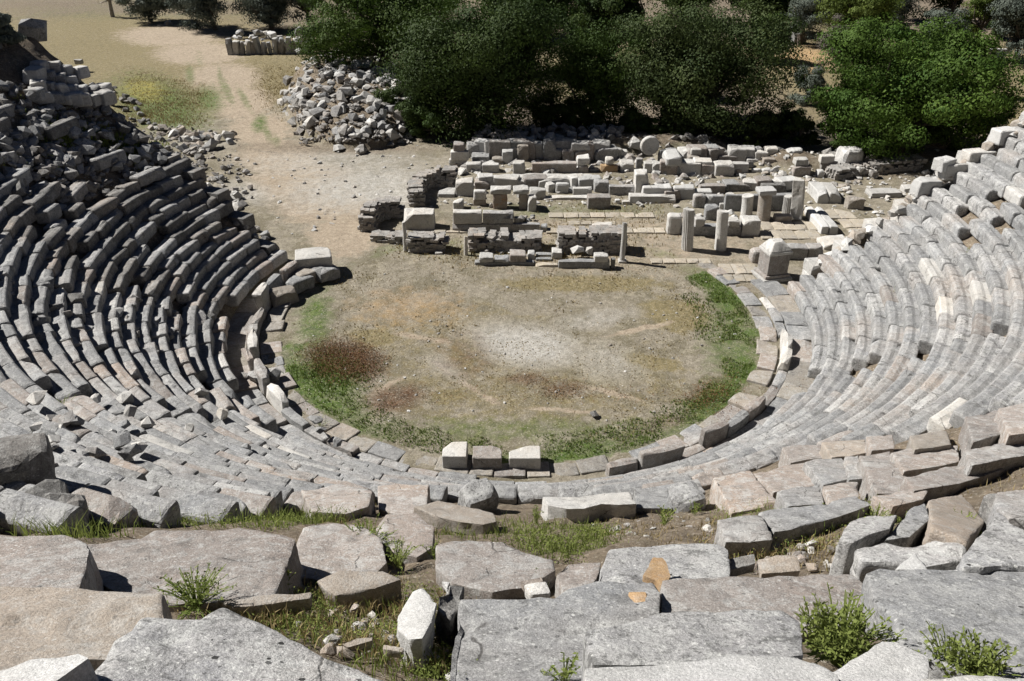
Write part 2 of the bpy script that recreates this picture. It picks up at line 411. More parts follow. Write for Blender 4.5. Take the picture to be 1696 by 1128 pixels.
# ------------------------------------------------------------------ seating: rows of blocks
AL0, AL1 = 150, 368       # angular extent of the seating
cand = []                 # (area, row, angle, V, F, mat)
def in_end(x, y):
    if x < 0: return y < 3.3+.42*(-x-8.6)
    return y < 1.2+.16*(x-10.7)
for row in range(0, 39):
    rin = R0+TREAD*row; zt = ZB+RISE*row
    a = math.radians(141)+random.random()*.05
    while a < math.radians(384):
        ln = random.uniform(.6, 1.35); da = ln/(rin+.3); am = a+da/2; a += da
        deg = math.degrees(am); rm = rin+TREAD/2
        x, y = rm*math.cos(am), rm*math.sin(am)
        if not in_end(x, y): continue
        px, py, dep = [float(v) for v in proj(x, y, zt)]
        if dep < 1 or px < -140 or px > 1840 or py > 1300: continue
        if py > np.interp(px, THR[:,0], THR[:,1]): continue
        ruin = 0.0
        if x < 0 and y > -8: ruin = .5
        if x < 0 and rin > 12.2 and y > 0: ruin = .9
        gaps = .015+.08*ruin
        if x < 0 and rin > 13.1 and y > -.8: gaps = .8
        if row > 9 and 352 < deg < 360 and random.random() < .3: continue        # worn hollows in the far right tiers
        for sa, w in ((214, .35), (229.6, .42), (328, .3)):                                     # the stairways
            if abs((deg-sa)*PI/180*rm) < w*.7: gaps = .55 if sa != 229.6 else .9
        if random.random() < gaps: continue
        depth = TREAD+.08; thick = RISE+.15
        jr, jz = random.gauss(0, .010+.035*ruin), random.gauss(0, .009+.04*ruin)
        cell = .18 if dep > 20 else (.12 if dep > 14 else .08)
        V, Fc = rbox((ln-random.uniform(.006, .03), depth, thick), (cell, min(cell, .085), min(cell, .085)), random.uniform(.035, .07), .017+.016*ruin, random.choice((0, 0, 1, 2) if ruin < .4 else (0, 1, 1, 2)), freq=3.6)
        # a shallow seat hollow behind the rounded front edge
        V[:,2] -= thick
        rr = random.uniform(.07, .12); dy, dz = V[:,1]+depth/2-rr, V[:,2]+rr      # worn, rolled front edge
        m = (dy < 0) & (dz > 0); ll = np.hypot(dy, dz); k = np.where(m & (ll > rr), rr/np.maximum(ll, 1e-6), 1)
        V[:,1] = np.where(m, -depth/2+rr+dy*k, V[:,1]); V[:,2] = np.where(m, -rr+dz*k, V[:,2])
        hol = (V[:,2] > -.06) & (V[:,1] > -depth*.02); V[hol,2] -= .025
        tx, ty, tz = random.gauss(0, .012+.05*ruin), random.gauss(0, .010+.05*ruin), random.gauss(0, .010+.07*ruin)
        Rm = np.array(Matrix.Rotation(tz, 3, 'Z') @ Matrix.Rotation(ty, 3, 'Y') @ Matrix.Rotation(tx, 3, 'X'))
        V = V@Rm.T
        # block axes: local x along the arc, local +y outward
        ex = np.array([-math.sin(am), math.cos(am), 0]); ey = np.array([math.cos(am), math.sin(am), 0])
        ctr = np.array([(rm+.03+jr)*math.cos(am), (rm+.03+jr)*math.sin(am), zt+jz])
        bend = -(V[:,0]**2)/(2*rm)
        W = ctr+(-V[:,:1])*ex+(V[:,1:2]+bend[:,None])*ey; W[:,2] += V[:,2]
        Pp = proj(W[:,0], W[:,1], W[:,2]); vis = (Pp[0].min() < 1696) & (Pp[0].max() > 0)
        area = (Pp[0].max()-Pp[0].min())*(Pp[1].max()-Pp[1].min())*(1 if 0 < px < 1696 else .2)
        mat = random.choices(('grey', 'pink', 'pale', 'lichen'), (.67, .15, .02, .16))[0]
        if x > 4: mat = random.choices(('grey', 'pink', 'pale', 'lichen'), (.78, .03, .02, .17))[0]
        if x < 0 and y > -3 and row > 4: mat = random.choices(('grey', 'dark', 'lichen'), (.25, .68, .07))[0]  # mostly dark stone: the left tiers' shade is put into the colour
        cand.append([area, row, am, ctr, W, Fc, mat, vis])
vis = sorted([c for c in cand if c[7]], key=lambda c: -c[0])
keep = set(id(c) for c in vis[:290])
per_row = {}
MID = 1.5*PI
for c in cand: per_row.setdefault(c[1], []).append(c)
restV, restF, restR, restM, off = [], [], [], [], 0
MATI = ['grey', 'pink', 'pale', 'lichen', 'dark']
for row, L in per_row.items():
    Rr = sorted([c for c in L if c[2] >= MID], key=lambda c: c[2]); Ll = sorted([c for c in L if c[2] < MID], key=lambda c: -c[2])
    for side, S in (('right', Rr), ('left', Ll)):
        for i, c in enumerate(S):
            if id(c) in keep:
                V = c[4]-c[3]; flip = [tuple(reversed(f)) for f in c[5]]
                o = link('seat_block', mesh('seat_block', V, flip, c[6], smooth=False), None, tuple(c[3]))
                word = {'grey':'grey', 'pink':'pinkish', 'pale':'pale', 'lichen':'lichened', 'dark':'dark'}[c[6]]
                tag(o, '%s stone seat in tier %d above the orchestra, %s block %s of centre line' % (word, row+1, nth(i+1), side), 'seat block', 'stone seat blocks of the theatre tiers')
            else:
                restV.append(c[4]); restF += [tuple(v+off for v in reversed(f)) for f in c[5]]; restR.append(np.full(len(c[4]), random.random()))
                restM += [MATI.index(c[6])]*len(c[5]); off += len(c[4])
if restV:
    me = mesh('seat_block_tiers', np.concatenate(restV), restF, 'grey', rnd=np.concatenate(restR))
    for k in MATI[1:]: me.materials.append(MAT[k])
    me.polygons.foreach_set('material_index', restM)
    tag(link('seat_block_tiers', me), 'smaller looking stone seat blocks filling the far curved tiers', 'seat blocks', kind='stuff')

# ------------------------------------------------------------------ orchestra ring: paving, kerb, orthostats
def polar_block(name, r0, r1, a0, a1, z0, z1, mat, label, cat, group=None, cell=.2, rad=.03, amp=.012, chips=1, lean=0):
    am = (a0+a1)/2; rm = (r0+r1)/2; ln = (a1-a0)*rm
    V, Fc = rbox((ln, r1-r0, z1-z0), cell, rad, amp, chips)
    if lean: V[:,1] += V[:,2]*lean
    bend = -(V[:,0]**2)/(2*rm)
    ex = np.array([-math.sin(am), math.cos(am), 0]); ey = np.array([math.cos(am), math.sin(am), 0])
    W = (-V[:,:1])*ex+(V[:,1:2]+bend[:,None])*ey; W[:,2] += V[:,2]
    o = link(name, mesh(name, W, [tuple(reversed(f)) for f in Fc], mat), None, (rm*math.cos(am), rm*math.sin(am), z0))
    return tag(o, label, cat, group)
slabs = []; a = math.radians(156)
while a < math.radians(392):
    da = random.uniform(.55, .9)/7.8; slabs.append((a, a+da*.985)); a += da
rightc = [s for s in slabs if s[0] >= MID]; leftc = [s for s in slabs if s[0] < MID][::-1]
for side, S in (('right', rightc), ('left', leftc)):
    for i, (a0, a1) in enumerate(S):
        if random.random() < (.14 if side == 'left' else .06): continue
        polar_block('paving_slab', 7.5+random.uniform(-.06, .1), 8.08, a0, a1, -.12, .05+random.uniform(-.03, .05), random.choice(('ring','ring','pink','grey')),
            'flat tan paving slab rimming the orchestra, %s slab %s of its front middle' % (nth(i+1), side), 'paving slab', 'paving slabs round the orchestra', rad=.03, chips=2, amp=.018)
# walkway slabs behind the kerb
a = math.radians(158); k = 0; ws = []
while a < math.radians(372):
    da = random.uniform(.8, 1.4)/8.8; ws.append((a, a+da*.99)); a += da
for side, S in (('right', [s for s in ws if s[0] >= MID]), ('left', [s for s in ws if s[0] < MID][::-1])):
    for i, (a0, a1) in enumerate(S):
        polar_block('walkway_slab', 8.45, 9.3, a0, a1, -.1, .10+random.uniform(-.02, .03), random.choice(('ring', 'grey', 'pink')),
            'flat walkway slab at the foot of the tiers, %s slab %s of the front middle' % (nth(i+1), side), 'paving slab', 'walkway slabs at the foot of the tiers', rad=.02)
# low kerb of upright slabs; some stand tall, others are broken off short
kerbs = []; a = math.radians(160)
while a < math.radians(368):
    da = random.uniform(.7, 1.2)/8.3; kerbs.append((a, a+da*.985)); a += da
for side, S in (('right', [s for s in kerbs if s[0] >= MID]), ('left', [s for s in kerbs if s[0] < MID][::-1])):
    for i, (a0, a1) in enumerate(S):
        deg = math.degrees((a0+a1)/2)
        if 262 < deg < 283 : continue
        tall = random.uniform(.07, .13)
        kx, ky, _ = [float(v) for v in proj(8.28*math.cos((a0+a1)/2), 8.28*math.sin((a0+a1)/2), 0)]
        for xa, xb, hh in ((1015,1075,.42),(1078,1135,.62),(1155,1196,.6),(1208,1250,.42),(1290,1312,.34)):
            if xa <= kx <= xb and ky > 560: tall = hh*random.uniform(.9, 1.1)
        if kx < 660 and ky > 560: tall = random.choice((.1, .3, .42, .2, .5))
        if kx < 560 and ky <= 640: tall = random.choice((.3, .55, .7, .2, .6))
        polar_block('kerb_slab', 8.13, 8.42, a0, a1, -.1, tall, random.choice(('pink', 'grey', 'pale')),
            '%s upright kerb slab at the orchestra edge, %s one %s of the three square blocks' % ('tall' if tall > .4 else 'low worn', nth(i+1), side), 'kerb slab', 'upright kerb slabs round the orchestra', rad=.05, amp=.03, chips=5 if tall > .28 else 2, lean=random.uniform(-.12, .25))

# ------------------------------------------------------------------ ruins: blocks measured from their place on the stage
def C(crop, x, y):
    ox, oy, s = {'a': (600, 210, 3.392), 'b': (1080, 210, 3.392), 'p': (0, 0, 1.0)}[crop]
    return ox+x/s, oy+y/s
def placed(crop, xl, xr, yb, yf, yt, zb=0.0):
    pxl, pyb = C(crop, xl, yb); pxr, _ = C(crop, xr, yb); _, pyf = C(crop, 0, yf); _, pyt = C(crop, 0, yt)
    xc = (pxl+pxr)/2
    p = at(xc, pyb, zb); pl = at(pxl, pyb, zb); pr = at(pxr, pyb, zb)
    d = ray(xc, pyf); t = (p[1]-CAM[1])/d[1]; h = max(.1, (CAM+d*t)[2]-zb)
    back = at(xc, pyt, zb+h); dep = min(max(.22, back[1]-p[1]), 2.2)
    return p, pr[0]-pl[0], dep, h
TOPS = {}
def block(key, crop, xl, xr, yb, yf, yt, mat, label, cat='stone block', name='stone_block', on=None, yaw=0, chips=2, rad=.04, amp=.025, group=None):
    zb = TOPS[on] if on else 0.0
    p, w, dep, h = placed(crop, xl, xr, yb, yf, yt, zb)
    V, Fc = rbox((w, dep, h+(.05 if not on else .0)), max(.09, min(.2, w/6)), rad, amp, chips)
    V = rotz(V, yaw)
    o = link(name, mesh(name, V, Fc, mat), None, (p[0], p[1]+dep/2, zb-(.05 if not on else -.004)))
    TOPS[key] = zb+h
    return tag(o, label, cat, group)
B = block
# front row of the stage
B('a1','a',232,405,578,490,455,'pale','large squared pale block standing behind the leftmost thin column')
B('a2','a',505,1000,590,548,535,'grey','long low grey wall course behind the short column stub', 'wall course', 'wall_course', chips=1)
B('a3','a',510,672,547,482,462,'pale','left one of two pale blocks laid on the long grey wall course', on='a2')
B('a4','a',676,850,547,486,465,'grey','right one of two pale blocks laid on the long grey wall course', on='a2')
B('a4b','a',852,905,543,512,498,'rubble','small broken lump on the right end of the long wall course','rubble stone','rubble_stone',on='a2',chips=3)
B('a5','a',1002,1040,590,560,540,'grey','short grey block against the right end of the long wall course')
B('a6','a',630,965,780,762,745,'grey','low grey plinth of the left front platform', 'plinth', 'plinth', chips=1)
B('a7','a',657,738,765,735,702,'pale','leftmost squared block on the left front platform', on='a6')
B('a8','a',741,824,765,745,718,'grey','low grey block second from the left on the left front platform', on='a6')
B('a9','a',827,920,762,722,684,'pink','large pinkish block near the right end of the left front platform', on='a6')
B('a10','a',930,970,748,712,690,'white','small whitish block right of the pinkish platform block', chips=3)
B('a11','a',1100,1390,797,757,738,'grey','long grey plinth of the right front platform', 'plinth', 'plinth', chips=1)
B('a12','a',1302,1382,762,727,702,'pale','squared pale block on the right end of the right front platform', on='a11')
B('a13','a',1394,1420,797,745,735,'dark','thin dark upright slab at the right end of the front platform','upright slab','upright_slab')
B('a14','a',1065,1125,745,706,674,'pale','pale block left behind the right front platform')
B('a15','a',975,1100,790,776,766,'paving','lowest flat step between the two front platforms','step','step')
B('a16','a',975,1063,757,746,738,'grey','middle flat step between the two front platforms','step','step')
B('a17','a',975,1063,732,721,712,'grey','top flat step between the two front platforms','step','step')
B('a18','a',1290,1410,606,562,532,'pale','pale squared block behind the tall thin right column')
B('a19','a',405,450,722,708,695,'pale','small flat stone beside the rubble wall of the leftmost column', chips=3)
p = at(*C('a',1208,742)); rock('carved_stone', (p[0],p[1],TOPS['a11']-.05), (.55,.5,.35), 'white', 'rounded white lump lying on the right front platform')
p = at(*C('a',1272,742)); rock('carved_stone', (p[0],p[1],TOPS['a11']-.05), (.35,.3,.3), 'pale', 'small pointed pale stone beside the rounded lump on the platform')
# middle rows
B('m1','a',525,622,388,312,284,'pale','upright pale block at the left end of the middle row of ruins')
B('m2','a',632,716,352,312,287,'pink','pinkish block just right of the upright block in the middle row')
B('m3a','a',735,815,460,380,372,'stain','orange stained pedestal under a pale capping block','pedestal','pedestal')
B('m3b','a',718,838,381,352,328,'pale','pale capping block resting on the orange stained pedestal', on='m3a')
B('m4','a',622,696,442,410,400,'tan','low tan base carrying a pale squat drum')
B('m4b','a',627,692,412,362,350,'pale','pale squat drum on the low tan base', on='m4', rad=.12)
B('m5a','a',880,930,462,380,372,'tan','slim tan pedestal carrying a gabled capping stone','pedestal','pedestal')
B('m5b','a',846,936,382,352,322,'pale','gabled pale capping stone on the slim tan pedestal', on='m5a', chips=4)
B('m6','a',940,1030,406,357,335,'pale','pale block right of the gabled capping stone')
B('m7','a',930,978,476,397,376,'pale','upright pale post at the right end of the long wall', 'stone post', 'stone_post')
B('m8','a',425,520,397,378,342,'pale','flat pale slab inside the curve of the dark rubble wall')
B('m9','a',510,566,470,427,402,'pale','small pale block above the left end of the long wall')
B('m11','a',1265,1395,462,397,374,'pink','large pinkish block standing alone in front of the relief slabs')
B('m11b','a',1236,1262,442,430,424,'pale','tiny pale stone left of the lone pinkish block', chips=3)
B('m11c','a',1418,1450,432,410,402,'white','small white stone right of the lone pinkish block', chips=3)
B('m11d','a',1458,1506,437,420,408,'pale','low pale stone farther right of the lone pinkish block', chips=3)
B('m12a','a',1302,1384,372,312,295,'grey','grey block at the left end of the right middle wall')
B('m12b','a',1386,1528,384,336,320,'grey','long grey block of the right middle wall')
B('m12c','a',1530,1604,390,268,236,'pale','tall squared pale block rising from the right middle wall')
B('m12d','a',1500,1760,427,390,370,'pale','long pale base course along the right middle wall','wall course','wall_course', chips=1)
B('m13a','a',1020,1300,412,398,380,'pale','low pale step under the carved relief slabs','step','step')
B('m13b','a',1088,1160,372,322,310,'white','rounded white carved block among the relief slabs', on=None, chips=3, rad=.12)
B('m13c','a',1182,1290,388,346,334,'pale','pale relief block right of the rounded carved block')
B('m13d','a',1034,1076,366,325,306,'pale','narrow tilted relief slab at the left of the carved group', yaw=.4)
B('m13e','a',1240,1286,340,300,280,'white','leaning white slab at the right of the carved group', yaw=-.4, chips=3)
B('m14','a',835,1296,302,284,262,'pale','long flat pale wall top behind the carved slabs','wall course','wall_course', amp=.05)
B('m15','a',730,806,318,292,270,'white','pale block behind the orange stained pedestal')
# back rows
B('b1','a',486,588,218,186,172,'pale','pale drum at the bottom of the leftmost back stack', rad=.15)
B('b1b','a',497,598,190,140,126,'pale','squared block in the middle of the leftmost back stack', on='b1')
B('b1c','a',512,572,138,102,80,'pink','small block on top of the leftmost back stack', on='b1b')
B('b2','a',583,668,254,212,192,'pale','left one of two dark fronted blocks below the leftmost stack')
B('b2b','a',673,768,257,214,192,'pale','right one of two dark fronted blocks below the leftmost stack')
B('b2c','a',614,714,204,168,138,'grey','broad grey block behind the two dark fronted blocks')
B('b2d','a',730,790,210,182,160,'tan','tan boulder behind the two dark fronted blocks', chips=4)
B('b3','a',786,848,208,142,124,'white','white squared block left of the tall tan slab')
B('b3b','a',872,934,195,108,95,'tan','tall tan slab standing upright in the back row','upright slab','upright_slab')
B('b3c','a',846,914,266,206,184,'pale','pale upright post in front of the tall tan slab','stone post','stone_post')
B('b4','a',952,1204,259,206,190,'pink','longest single pinkish block in the back row')
B('b5','a',1212,1270,260,222,212,'pink','lower block of the stack right of the longest back block')
B('b5b','a',1208,1276,220,178,152,'pale','upper block of the stack right of the longest back block', on='b5')
B('b6','a',1018,1086,188,78,52,'grey','tall grey block with a bright top behind the longest back block')
B('b6b','a',1124,1188,196,138,116,'pink','left one of two pinkish blocks behind the longest back block')
B('b6c','a',1192,1256,196,138,116,'pink','right one of two pinkish blocks behind the longest back block')
B('b6d','a',1174,1282,136,98,76,'pale','pale slab lying over the two pinkish blocks', on='b6c')
B('b6e','a',1060,1112,187,172,160,'white','small white stone above the longest back block', chips=3)
B('b7','a',1336,1434,257,216,206,'ochre','yellowish squared block in the back row')
B('b7b','a',1368,1412,214,178,162,'pale','pale knob of stone on the yellowish block', on='b7', chips=3, rad=.1)
B('b7c','a',1450,1526,252,206,182,'pale','pale layered block right of the yellowish block')
B('b7d','a',1582,1676,257,206,188,'pale','pale block under the round wheel like stone')
B('b7e','a',1278,1330,252,236,224,'grey','low grey stone left of the yellowish block', chips=3)
B('b7f','a',1312,1376,172,116,104,'pale','pale block at the back above the yellowish block')
B('b7g','a',1432,1490,180,140,124,'pale','pale broken block behind the layered block', chips=3)
B('b7h','a',1536,1574,230,180,168,'grey','narrow grey block between the layered block and the wheel stone')
# back rows, right half
B('c1','b',-2,50,262,206,186,'pale','pale block in the back row left of the rounded heap')
B('c2','b',62,172,267,222,206,'grey','broad grey base block under rounded stones in the back row')
B('c2b','b',76,164,226,170,122,'white','rounded white stone on the broad grey base block', on='c2', chips=4, rad=.16)
B('c3','b',194,302,242,222,206,'dark','dark base block of the three tier stack')
B('c3b','b',202,270,214,168,150,'tan','tan middle block of the three tier stack', on='c3', rad=.1)
B('c3c','b',218,276,160,128,115,'pale','small pale block on top of the three tier stack', on='c3b')
B('c4','b',304,360,196,142,130,'pale','rounded pale block right of the three tier stack', rad=.14)
B('c5','b',362,484,182,142,126,'pale','wide pale block farthest back in the right group')
B('c6','b',422,540,264,208,194,'pale','pale squared block with a flat top in the right back group')
B('c7','b',530,612,228,184,160,'pale','pale flat topped block right of the squared one')
B('c8','b',620,688,238,182,164,'tan','tan block at the right end of the dense back group')
B('c9','b',558,612,264,242,232,'white','small white stone below the flat topped block', chips=3)
B('c10','b',620,672,268,242,226,'white','small white rounded stone below the tan end block', chips=3, rad=.1)
B('c11','b',790,886,282,226,210,'pink','pinkish base block behind the tall square pillar')
B('c11b','b',804,880,222,186,166,'pale','pale block stacked on the pinkish base block', on='c11')
B('c12','b',890,926,240,202,190,'pale','narrow pale upright stone right of the two block stack')
B('c13','b',945,1026,258,206,195,'pink','pinkish lower block of the stack left of the big boulder')
B('c13b','b',944,1022,208,166,150,'pale','pale upper block of the stack left of the big boulder', on='c13')
B('c14','b',925,966,286,250,236,'white','small white stone left in front of the big boulder stack', chips=3)
B('d1','b',264,410,374,332,314,'pink','flat topped pinkish block left of the dark fronted blocks')
B('d2','b',430,560,364,326,300,'dark','left one of two dark fronted blocks with bright tops on the right')
B('d3','b',612,760,376,328,304,'dark','right one of two dark fronted blocks with bright tops on the right')
B('d4','b',404,792,470,384,370,'grey','long grey wall behind the column stubs','wall course','wall_course', chips=1)
B('d5','b',230,300,456,388,370,'grey','rounded grey block at the left end of the wall behind the stubs', rad=.2)
B('d5b','b',300,402,456,390,374,'grey','grey block left of the long wall behind the stubs')
B('d6','b',296,370,526,450,428,'grey','rounded grey stone at the left of the column stubs', rad=.18, chips=3)
B('d7','b',374,404,462,432,420,'pale','small pale stone beside the leftmost column stub', chips=3)
B('d8','b',690,786,538,502,482,'tan','low tan block at the foot of the square pillar')
B('d9','b',84,164,606,502,476,'pale','rounded pale block at the left end of the right front wall', rad=.2)
B('d10','b',166,498,612,560,538,'grey','grey wall course behind the two fluted columns','wall course','wall_course', chips=1)
B('d11','b',500,602,614,526,496,'pale','pale block at the right end of the right front wall')
B('d12','b',240,300,566,520,500,'pale','broken pale stone on the grey course between the fluted columns', on='d10', chips=4)
B('d13','b',424,492,566,530,504,'pale','broken pale stone right of the fluted columns on the course', on='d10', chips=4)
B('e1','b',926,990,430,370,306,'white','large broken white block near the right side entrance', chips=4)
B('e1b','b',992,1062,430,375,310,'pale','pale block against the large broken white block')
B('e2','b',945,990,604,560,444,'white','left one of two white shafts lying towards the viewer','fallen shaft','fallen_shaft')
B('e3','b',994,1042,604,560,440,'white','right one of two white shafts lying towards the viewer','fallen shaft','fallen_shaft')
B('e4','b',1096,1190,464,406,385,'tan','tan block with a dark front near the right tiers')
B('e6','b',1224,1404,398,372,342,'pale','long pale shaft lying beside the right tiers','fallen shaft','fallen_shaft', yaw=.08)
B('e7','b',1412,1480,372,342,322,'pale','pale block at the right end of the long lying shaft')
B('f1','b',556,708,768,702,668,'pink','left rounded end block of the low bench beside the altar', rad=.14)
B('f2','b',711,868,748,682,652,'grey','second block of the low bench beside the altar')
B('f3','b',871,958,742,682,650,'grey','third block of the low bench beside the altar')
B('f4','b',961,1112,694,657,604,'pale','end block of the low bench nearest the right tiers')
# three square blocks at the front of the orchestra
B('g1','p',733,773,777,756,731,'pale','leftmost of three square blocks at the front of the orchestra', rad=.02, amp=.01, chips=1)
B('g2','p',783,831,779,759,738,'pink','middle one of three square blocks at the front of the orchestra', rad=.02, amp=.01, chips=1)
B('g3','p',843,895,779,759,738,'pale','rightmost of three square blocks at the front of the orchestra', rad=.02, amp=.01, chips=1)

def fill(crop, x0, x1, yb, n, h, w, lab, grp, mats=('pale','white','pale','pink','grey')):
    for i in range(n):
        x = x0+(x1-x0)*(i+random.uniform(.2, .8))/n; p = at(*C(crop, x, yb+random.uniform(-6, 6)))
        sz = (random.uniform(*w), random.uniform(.45, .8), random.uniform(*h))
        V, Fc = rbox(sz, .16, random.uniform(.03, .07), .03, random.choice((1, 2, 3))); V = rotz(V, random.gauss(0, .15))
        tag(link('stone_block', mesh('stone_block', V, Fc, random.choice(mats)), None, (p[0], p[1], -.04+random.choice((0, 0, 0, .0)))), '%s, %s from the left' % (lab, nth(i+1)), 'stone block', grp)
fill('a', 600, 1450, 172, 17, (.5,.95), (.7,1.3), 'squared block of the long course below the rubble bank', 'blocks of the long course below the rubble bank')
fill('b', 60, 800, 205, 14, (.5,.9), (.6,1.1), 'squared block in the second course of the right back row', 'blocks in the second course of the right back row')
fill('a', 640, 1300, 335, 9, (.35,.6), (.6,1.2), 'squared pale block in the line behind the pedestals', 'blocks in the line behind the pedestals')
fill('b', 0, 260, 395, 4, (.4,.6), (.7,1.3), 'pale block of the long rear wall left of the stubs', 'blocks of the rear wall left of the stubs')
fill('a', 1700, 2060, 260, 6, (.5,.8), (.7,1.2), 'squared pale block in the back row behind the middle right wall', 'back row blocks behind the middle right wall')
fill('b', 420, 800, 345, 5, (.35,.55), (.6,1.0), 'low block in the line before the right back row', 'low blocks before the right back row')
# columns
def lathe(prof, seg=20, flutes=0, fl=.05, top=0):
    V = []; Fc = []
    for k, (r, z) in enumerate(prof):
        for s in range(seg):
            a = 2*PI*s/seg; rr = r*(1-(fl if (flutes and s % 2) else 0))
            V.append((rr*math.cos(a), rr*math.sin(a), z+(top*math.sin(a+1)*.5 if k >= len(prof)-1 else 0)))
    n = len(prof)
    for k in range(n-1):
        for s in range(seg):
            a = k*seg+s; b = k*seg+(s+1) % seg; Fc.append((a, b, b+seg, a+seg))
    Fc.append(tuple(range((n-1)*seg, n*seg))); Fc.append(tuple(range(seg-1, -1, -1)))
    V = np.array(V); V += .012*np.stack([fbm(V*3+q*9, q, 3) for q in range(3)], 1)
    return V, Fc
def column(crop, xl, xr, yb, yt, mat, label, flutes=0, flare=0, cap=False, base=False, name='column'):
    pxl, pyb = C(crop, xl, yb); pxr, _ = C(crop, xr, yb); _, pyt = C(crop, 0, yt); xc = (pxl+pxr)/2
    p = at(xc, pyb); w = at(pxr, pyb)[0]-at(pxl, pyb)[0]; r = w/2
    d = ray(xc, pyt); h = (CAM+d*((p[1]+r-CAM[1])/d[1]))[2]
    t = empty(name, (p[0], p[1]+r, 0)); tag(t, label, 'column')
    if crop == 'b': t.rotation_euler = (0, -.065, 0)
    z0 = -.05
    if base:
        V, Fc = rbox((w*1.5, w*1.5, .14), .12, .02, .01, 1); V[:,2] -= .05
        link('base', mesh('base', V, Fc, mat), t); z0 = .085
    prof = [(r*.99, z0), (r, z0+.1), (r*.99, h*.3), (r*.97, h*.6), (r*(.95+flare*.5), h*.85), (r*(.94+flare), h-.03), (r*(.9+flare), h)]
    seg = 40 if flutes else 22
    V, Fc = lathe(prof, seg, flutes, .09, random.uniform(-.1, .1))
    link('shaft', mesh('shaft', V, Fc, mat), t)
    if cap:
        V, Fc = rbox((w*1.25, w*1.2, .2), .1, .06, .02, 2)
        link('capital', mesh('capital', V, Fc, 'white'), t, (0, 0, h+.003))
    return t
column('a', 232, 254, 703, 532, 'pale', 'slender pale column at the left end of the stage front')
column('a', 572, 595, 723, 618, 'pale', 'short slender column stub left of the long wall')
column('a', 1447, 1477, 765, 538, 'pale', 'tall slender column on a square base at the right platform end', base=True)
column('b', 170, 236, 700, 462, 'pale', 'left one of two thick fluted columns right of the stage', flutes=1)
column('b', 358, 424, 700, 472, 'pale', 'right one of two thick fluted columns right of the stage')
column('b', 410, 466, 468, 378, 'pale', 'leftmost broken column stub in front of the long rear wall', name='column_stub')
column('b', 506, 570, 512, 384, 'pale', 'second broken stub with a flared top before the rear wall', flare=.1, name='column_stub')
column('b', 596, 672, 535, 372, 'tan', 'thickest tan column stub with a white cap stone', cap=True, name='column_stub')
column('b', 736, 786, 506, 388, 'pale', 'fluted stub just left of the square pillar', flutes=1, name='column_stub')
# square pillar
pil = B('pillar','b',790,852,522,300,278,'pale','tall square pale pillar standing among the column stubs','pillar','square_pillar', yaw=-.4, chips=1, rad=.03)
pil.rotation_euler = (0, -.1, 0)
# altar
p = at(1284, 470); al = empty('altar', (p[0], p[1]+.55, 0), (0, 0, math.radians(14)))
al.scale = (.88,.88,.9); tag(al, 'square stone altar with a domed cap at the right edge of the orchestra', 'altar')
V, Fc = rbox((1.25, 1.1, .14), .12, .02, .012, 1); link('base_step', mesh('base_step', V, Fc, 'pale'), al)
V, Fc = rbox((1.08, .95, .12), .12, .02, .01, 0); link('base_moulding', mesh('base_moulding', V, Fc, 'pink'), al, (0,0,.143))
V, Fc = rbox((.9, .8, .82), .12, .025, .012, 1); link('shaft', mesh('shaft', V, Fc, 'pink'), al, (0,0,.266))
V, Fc = rbox((1.0, .9, .13), .12, .03, .012, 1); link('cornice', mesh('cornice', V, Fc, 'pale'), al, (0,0,1.089))
V, Fc = rbox((.98, .88, .34), .09, .05, .02, 2)
k = np.clip(V[:,2]/.34, 0, 1); V[:,0] *= 1-.52*k; V[:,1] *= 1-.52*k; link('domed_cap', mesh('domed_cap', V, Fc, 'pale'), al, (0,0,1.222))
p = at(1284, 474)
# ------------------------------------------------------------------ rubble walls
CUBE = shell(1, 1, 1)
def stones(pts, sz, seed, jit=.25):
    """many small rough stones joined in one masonry body"""
    rg = np.random.default_rng(seed); V = []; Fc = []; Rn = []; off = 0
    for i, (p, s) in enumerate(zip(pts, sz)):
        v = CUBE[0]*.5*(1+rg.normal(0, .09, (8, 3)))+np.array([0,0,.5]); f = CUBE[1]; a = rg.uniform(0, PI)
        a = rg.normal(0, .15); v = rotz(v*np.array(s), a)+np.array(p)
        V.append(v); Fc += [tuple(q+off for q in t) for t in f]; off += len(v); Rn.append(np.full(len(v), rg.random()))
    return np.concatenate(V), Fc, np.concatenate(Rn)
def rubble_wall(path, h, th, label, mat='rubble', ragged=.3):
    P = []; S = []
    for (x0, y0), (x1, y1) in zip(path[:-1], path[1:]):
        L = math.hypot(x1-x0, y1-y0); nrm = (-(y1-y0)/L, (x1-x0)/L)
        hh = h*random.uniform(1-ragged, 1+ragged*.3)
        z = -.05
        while z < hh:
            ch = random.uniform(.075, .12); t = 0
            while t < L:
                ln = random.uniform(.12, .32); tt = (t+ln/2)/L
                if not (z > hh-.25 and random.random() < .35):
                    for s in ((-.42, -.1, .2, .45) if th > .5 else (-.36, 0, .36)):
                        P.append((x0+(x1-x0)*tt+nrm[0]*th*s+random.gauss(0, .02), y0+(y1-y0)*tt+nrm[1]*th*s+random.gauss(0, .02), z)); S.append((ln*1.04, random.uniform(.2, .34), ch*1.06))
                t += ln
            z += ch
    V, Fc, Rn = stones(P, S, random.randrange(9999))
    me = mesh('rubble_wall', V, Fc, mat, rnd=Rn); tag(link('rubble_wall', me), label, 'rubble wall')
def W2(crop, *pts): return [tuple(at(*C(crop, *q))[:2]) for q in pts]
rubble_wall(W2('a', (262,690), (455,690)), .75, .5, 'rough rubble wall behind the leftmost slender column')
rubble_wall(W2('a', (60,630), (228,650)), .35, .4, 'low crumbling rubble wall left of the leftmost slender column')
rubble_wall(W2('a', (600,680), (780,680), (975,680)), .62, .6, 'rubble wall behind the left front platform')
